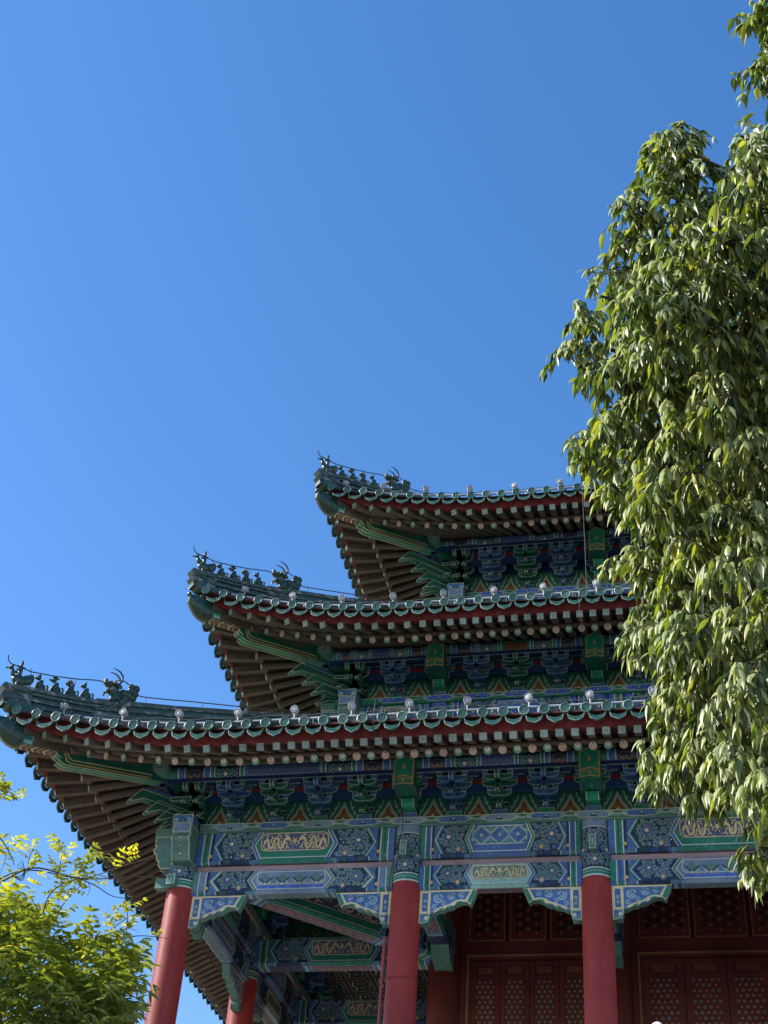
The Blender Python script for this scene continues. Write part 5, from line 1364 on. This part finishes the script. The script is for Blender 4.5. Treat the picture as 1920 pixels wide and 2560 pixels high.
def bbot(x):   # the mass hangs free of the frame's bottom only at its right end
    return 2760 if x < 255 else lerp(2640, 2420, (x - 255) / 107)
def compound(p, d, L, n, tone, W=.026):
    """pinnate leaf: rachis with paired leaflets"""
    d = d.normalized(); q_ = p.copy(); pts = [p.copy()]; bend = q.uniform(-.2, .06)
    for i in range(n):
        d = (d + Vector((0, 0, bend))).normalized(); q_ = q_ + d * (L / n); pts.append(q_.copy())
        s_ = d.cross(Vector((0, 0, 1)))
        if s_.length < .1: s_ = d.orthogonal()
        s_.normalize()
        for sg in (-1, 1):
            ld = (s_ * sg * 1.0 + d * .75 + Vector((0, 0, q.uniform(-.35, .2)))).normalized()
            lv.leaf(q_, ld, d + Vector((q.uniform(-.3, .3), q.uniform(-.3, .3), q.uniform(-.4, .4))), L * q.uniform(.34, .46), W * q.uniform(.75, 1.15), q.uniform(.2, 1.0), min(1, max(0, tone + q.uniform(-.12, .12))), .3, 3)
    lv.leaf(q_, d, s_, L * .34, W, .4, tone, .3, 3)
    return pts
cnt = 0; st = MB()
for _ in range(60000):
    if cnt >= 1450: break
    x = q.uniform(-180, 326); yt = btop(x) + 16 + 20 * math.sin(x * .11 + 1) * math.sin(x * .047); y = q.uniform(yt, bbot(x) + 22 * math.sin(x * .13))
    if y > 2700 or y < yt: continue
    if math.sin(x * .034 + y * .019) * math.sin(y * .041 - x * .023 + 2) > .42 and q.random() < .85: continue
    depth = min(1.0, .15 + (y - yt) / 130.0, .15 + max(0, 362 - x) / 120.0)
    D = 11.0 + q.uniform(-1, 1) * depth * 1.0
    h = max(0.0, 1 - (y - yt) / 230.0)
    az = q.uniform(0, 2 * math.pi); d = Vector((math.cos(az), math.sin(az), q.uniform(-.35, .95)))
    tone = .02 + .84 * h ** 1.7 * (.2 + .8 * q.random()) + .24 * q.random() ** 2.4  # tone paints a sunlit top and a shadowed bottom on the mass
    if q.random() < .06: tone = q.uniform(.75, 1.0)
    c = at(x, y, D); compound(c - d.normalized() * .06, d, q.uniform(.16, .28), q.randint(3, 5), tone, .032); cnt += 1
def stem(pts, D, r0, leaves, sp, tone, leafL=.15):
    P_ = [at(x, y, D) for x, y in pts]; sm = []
    for i in range(len(P_) - 1):
        a, b, c, d = P_[max(i - 1, 0)], P_[i], P_[i + 1], P_[min(i + 2, len(P_) - 1)]
        for t in (0, .25, .5, .75):
            sm.append(.5 * ((2 * b) + (c - a) * t + (2 * a - 5 * b + 4 * c - d) * t * t + (3 * b - a - 3 * c + d) * t ** 3))
    sm.append(P_[-1]); n = len(sm)
    st.tube(sm, r0 * .75, 'stem_brown', 6, True, [lerp(r0, r0 * .4, i / (n - 1)) * .75 for i in range(n)])
    for (t0, t1) in leaves:
        t = t0
        while t < t1:
            p = sm[min(n - 1, int(t * (n - 1)))]
            for _ in range(1):
                az = q.uniform(0, 2 * math.pi); compound(p, Vector((math.cos(az) * .8, math.sin(az) * .8, q.uniform(.1, 1.1))), leafL * q.uniform(.6, 1.15), 4, min(1, max(.2, tone + q.uniform(-.2, .25))), .022)
            t += sp
stem([(-40, 2230), (30, 2190), (70, 2172), (110, 2172), (170, 2190), (215, 2197), (280, 2196), (340, 2192), (400, 2194)], 11.0, .010, [(.1, .24), (.42, .48)], .04, .62)
stem([(-40, 2215), (40, 2180), (90, 2176), (140, 2185), (200, 2196), (250, 2185), (310, 2165), (350, 2152), (405, 2132)], 11.1, .008, [(.47, .55), (.70, .82)], .04, .6)
stem([(105, 2300), (115, 2255), (140, 2220), (185, 2200), (240, 2192)], 10.9, .008, [(.0, .3)], .08, .6)
stem([(135, 2310), (155, 2265), (190, 2225), (215, 2205)], 11.2, .008, [(.0, .2)], .06, .5)
stem([(200, 2197), (240, 2215), (280, 2240), (322, 2248), (325, 2262)], 11.0, .006, [(.08, .25)], .05, .6)
stem([(290, 2352), (340, 2340), (390, 2342), (425, 2348)], 11.0, .006, [(.0, .2), (.68, .74)], .05, .72, .10)
stem([(270, 2330), (310, 2300), (345, 2282)], 11.1, .006, [(.2, .55)], .05, .8, .12)
stem([(315, 2345), (318, 2300), (320, 2270), (326, 2258)], 11.0, .006, [(.25, .9)], .06, .85, .11)
stem([(310, 2458), (335, 2462), (345, 2480), (350, 2500)], 11.0, .005, [], .1, .4)
stem([(-60, 2050), (0, 2095), (30, 2145), (35, 2165)], 11.0, .008, [], .1, .5)
stem([(-60, 2100), (0, 2125), (15, 2140), (0, 2185)], 11.2, .006, [(.5, .9)], .08, .6)
for j in range(5):
    stem([(25 + j * 3, 2192), (48 + j * 2, 2190 + 3 * j), (60 + j, 2178 - j), (55, 2150 + 6 * j), (42, 2165 + 3 * j)], 11.0, .004, [], .1, .4)
stem([(70, 2180), (72, 2150), (80, 2128), (84, 2118)], 11.0, .006, [(.1, .95)], .12, .65, .13)
stem([(150, 2185), (152, 2150), (160, 2130), (163, 2120)], 11.0, .006, [(.1, .95)], .09, .68, .15)
stem([(195, 2195), (205, 2165), (212, 2150)], 11.0, .006, [(.1, .95)], .12, .4, .14)
stem([(155, 2195), (150, 2225), (145, 2260)], 11.0, .006, [(.05, .95)], .12, .6, .13)
stem([(310, 2160), (312, 2140), (313, 2122)], 11.0, .004, [(.3, .95)], .2, .75, .09)
stem([(220, 2205), (225, 2222), (218, 2240)], 11.0, .004, [(.3, .95)], .3, .6, .12)
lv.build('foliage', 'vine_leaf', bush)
st.build('stem', bush, bush_base)
# sprig reaching in higher up at the left edge
sb = at(-120, 2030, 10.6)
spr = empty('leafy_sprig', sb, 'small sunlit leafy sprig entering at the left edge above the vine bush', 'foliage')
lv = Leaves(); st = MB()
stem([(-120, 2030), (-60, 2000), (-10, 1985), (25, 1990), (45, 2002)], 10.6, .007, [(.3, .95)], .04, .5, .13)
stem([(-90, 2000), (-30, 1975), (5, 1965), (18, 1975)], 10.5, .006, [(.4, .95)], .06, .55, .13)
lv.build('foliage', 'vine_leaf', spr); st.build('stem', spr, sb)

# ------------------------------------------------------------------ light
SE = R(34); saz = math.atan2(-.970, -.242)
sv = Vector((math.sin(saz) * math.cos(SE), math.cos(saz) * math.cos(SE), math.sin(SE)))
sd = bpy.data.lights.new('Sun', 'SUN'); so = bpy.data.objects.new('Sun', sd); col.objects.link(so)
sd.energy = 4.7; sd.angle = R(.5); sd.color = (1.0, .93, .82)
so.rotation_euler = sv.to_track_quat('Z', 'Y').to_euler(); so.location = (-40, -20, 60)
w = bpy.data.worlds.new('World'); bpy.context.scene.world = w; w.use_nodes = True
nt = w.node_tree; bg = nt.nodes['Background']
sky = nt.nodes.new('ShaderNodeTexSky'); sky.sky_type = 'NISHITA'; sky.sun_disc = False
sky.sun_elevation = SE; sky.sun_rotation = saz % (2 * math.pi); sky.altitude = 50; sky.air_density = 1.0; sky.dust_density = .3; sky.ozone_density = 2.0
hs = nt.nodes.new('ShaderNodeHueSaturation'); hs.inputs['Saturation'].default_value = 1.31
nt.links.new(sky.outputs[0], hs.inputs['Color']); tn_ = nt.nodes.new('ShaderNodeMix'); tn_.data_type = 'RGBA'; tn_.blend_type = 'MULTIPLY'; tn_.inputs['Factor'].default_value = 1; tn_.inputs['B'].default_value = (1.25, .985, 1.0, 1)
nt.links.new(hs.outputs[0], tn_.inputs['A']); nt.links.new(tn_.outputs['Result'], bg.inputs['Color']); bg.inputs['Strength'].default_value = .13
sc = bpy.context.scene
sc.view_settings.view_transform = 'Standard'; sc.view_settings.look = 'None'; sc.view_settings.exposure = 1.1; sc.view_settings.gamma = 1.0
sc.cycles.max_bounces = 8; sc.cycles.diffuse_bounces = 4; sc.cycles.transmission_bounces = 4; sc.cycles.use_denoising = True
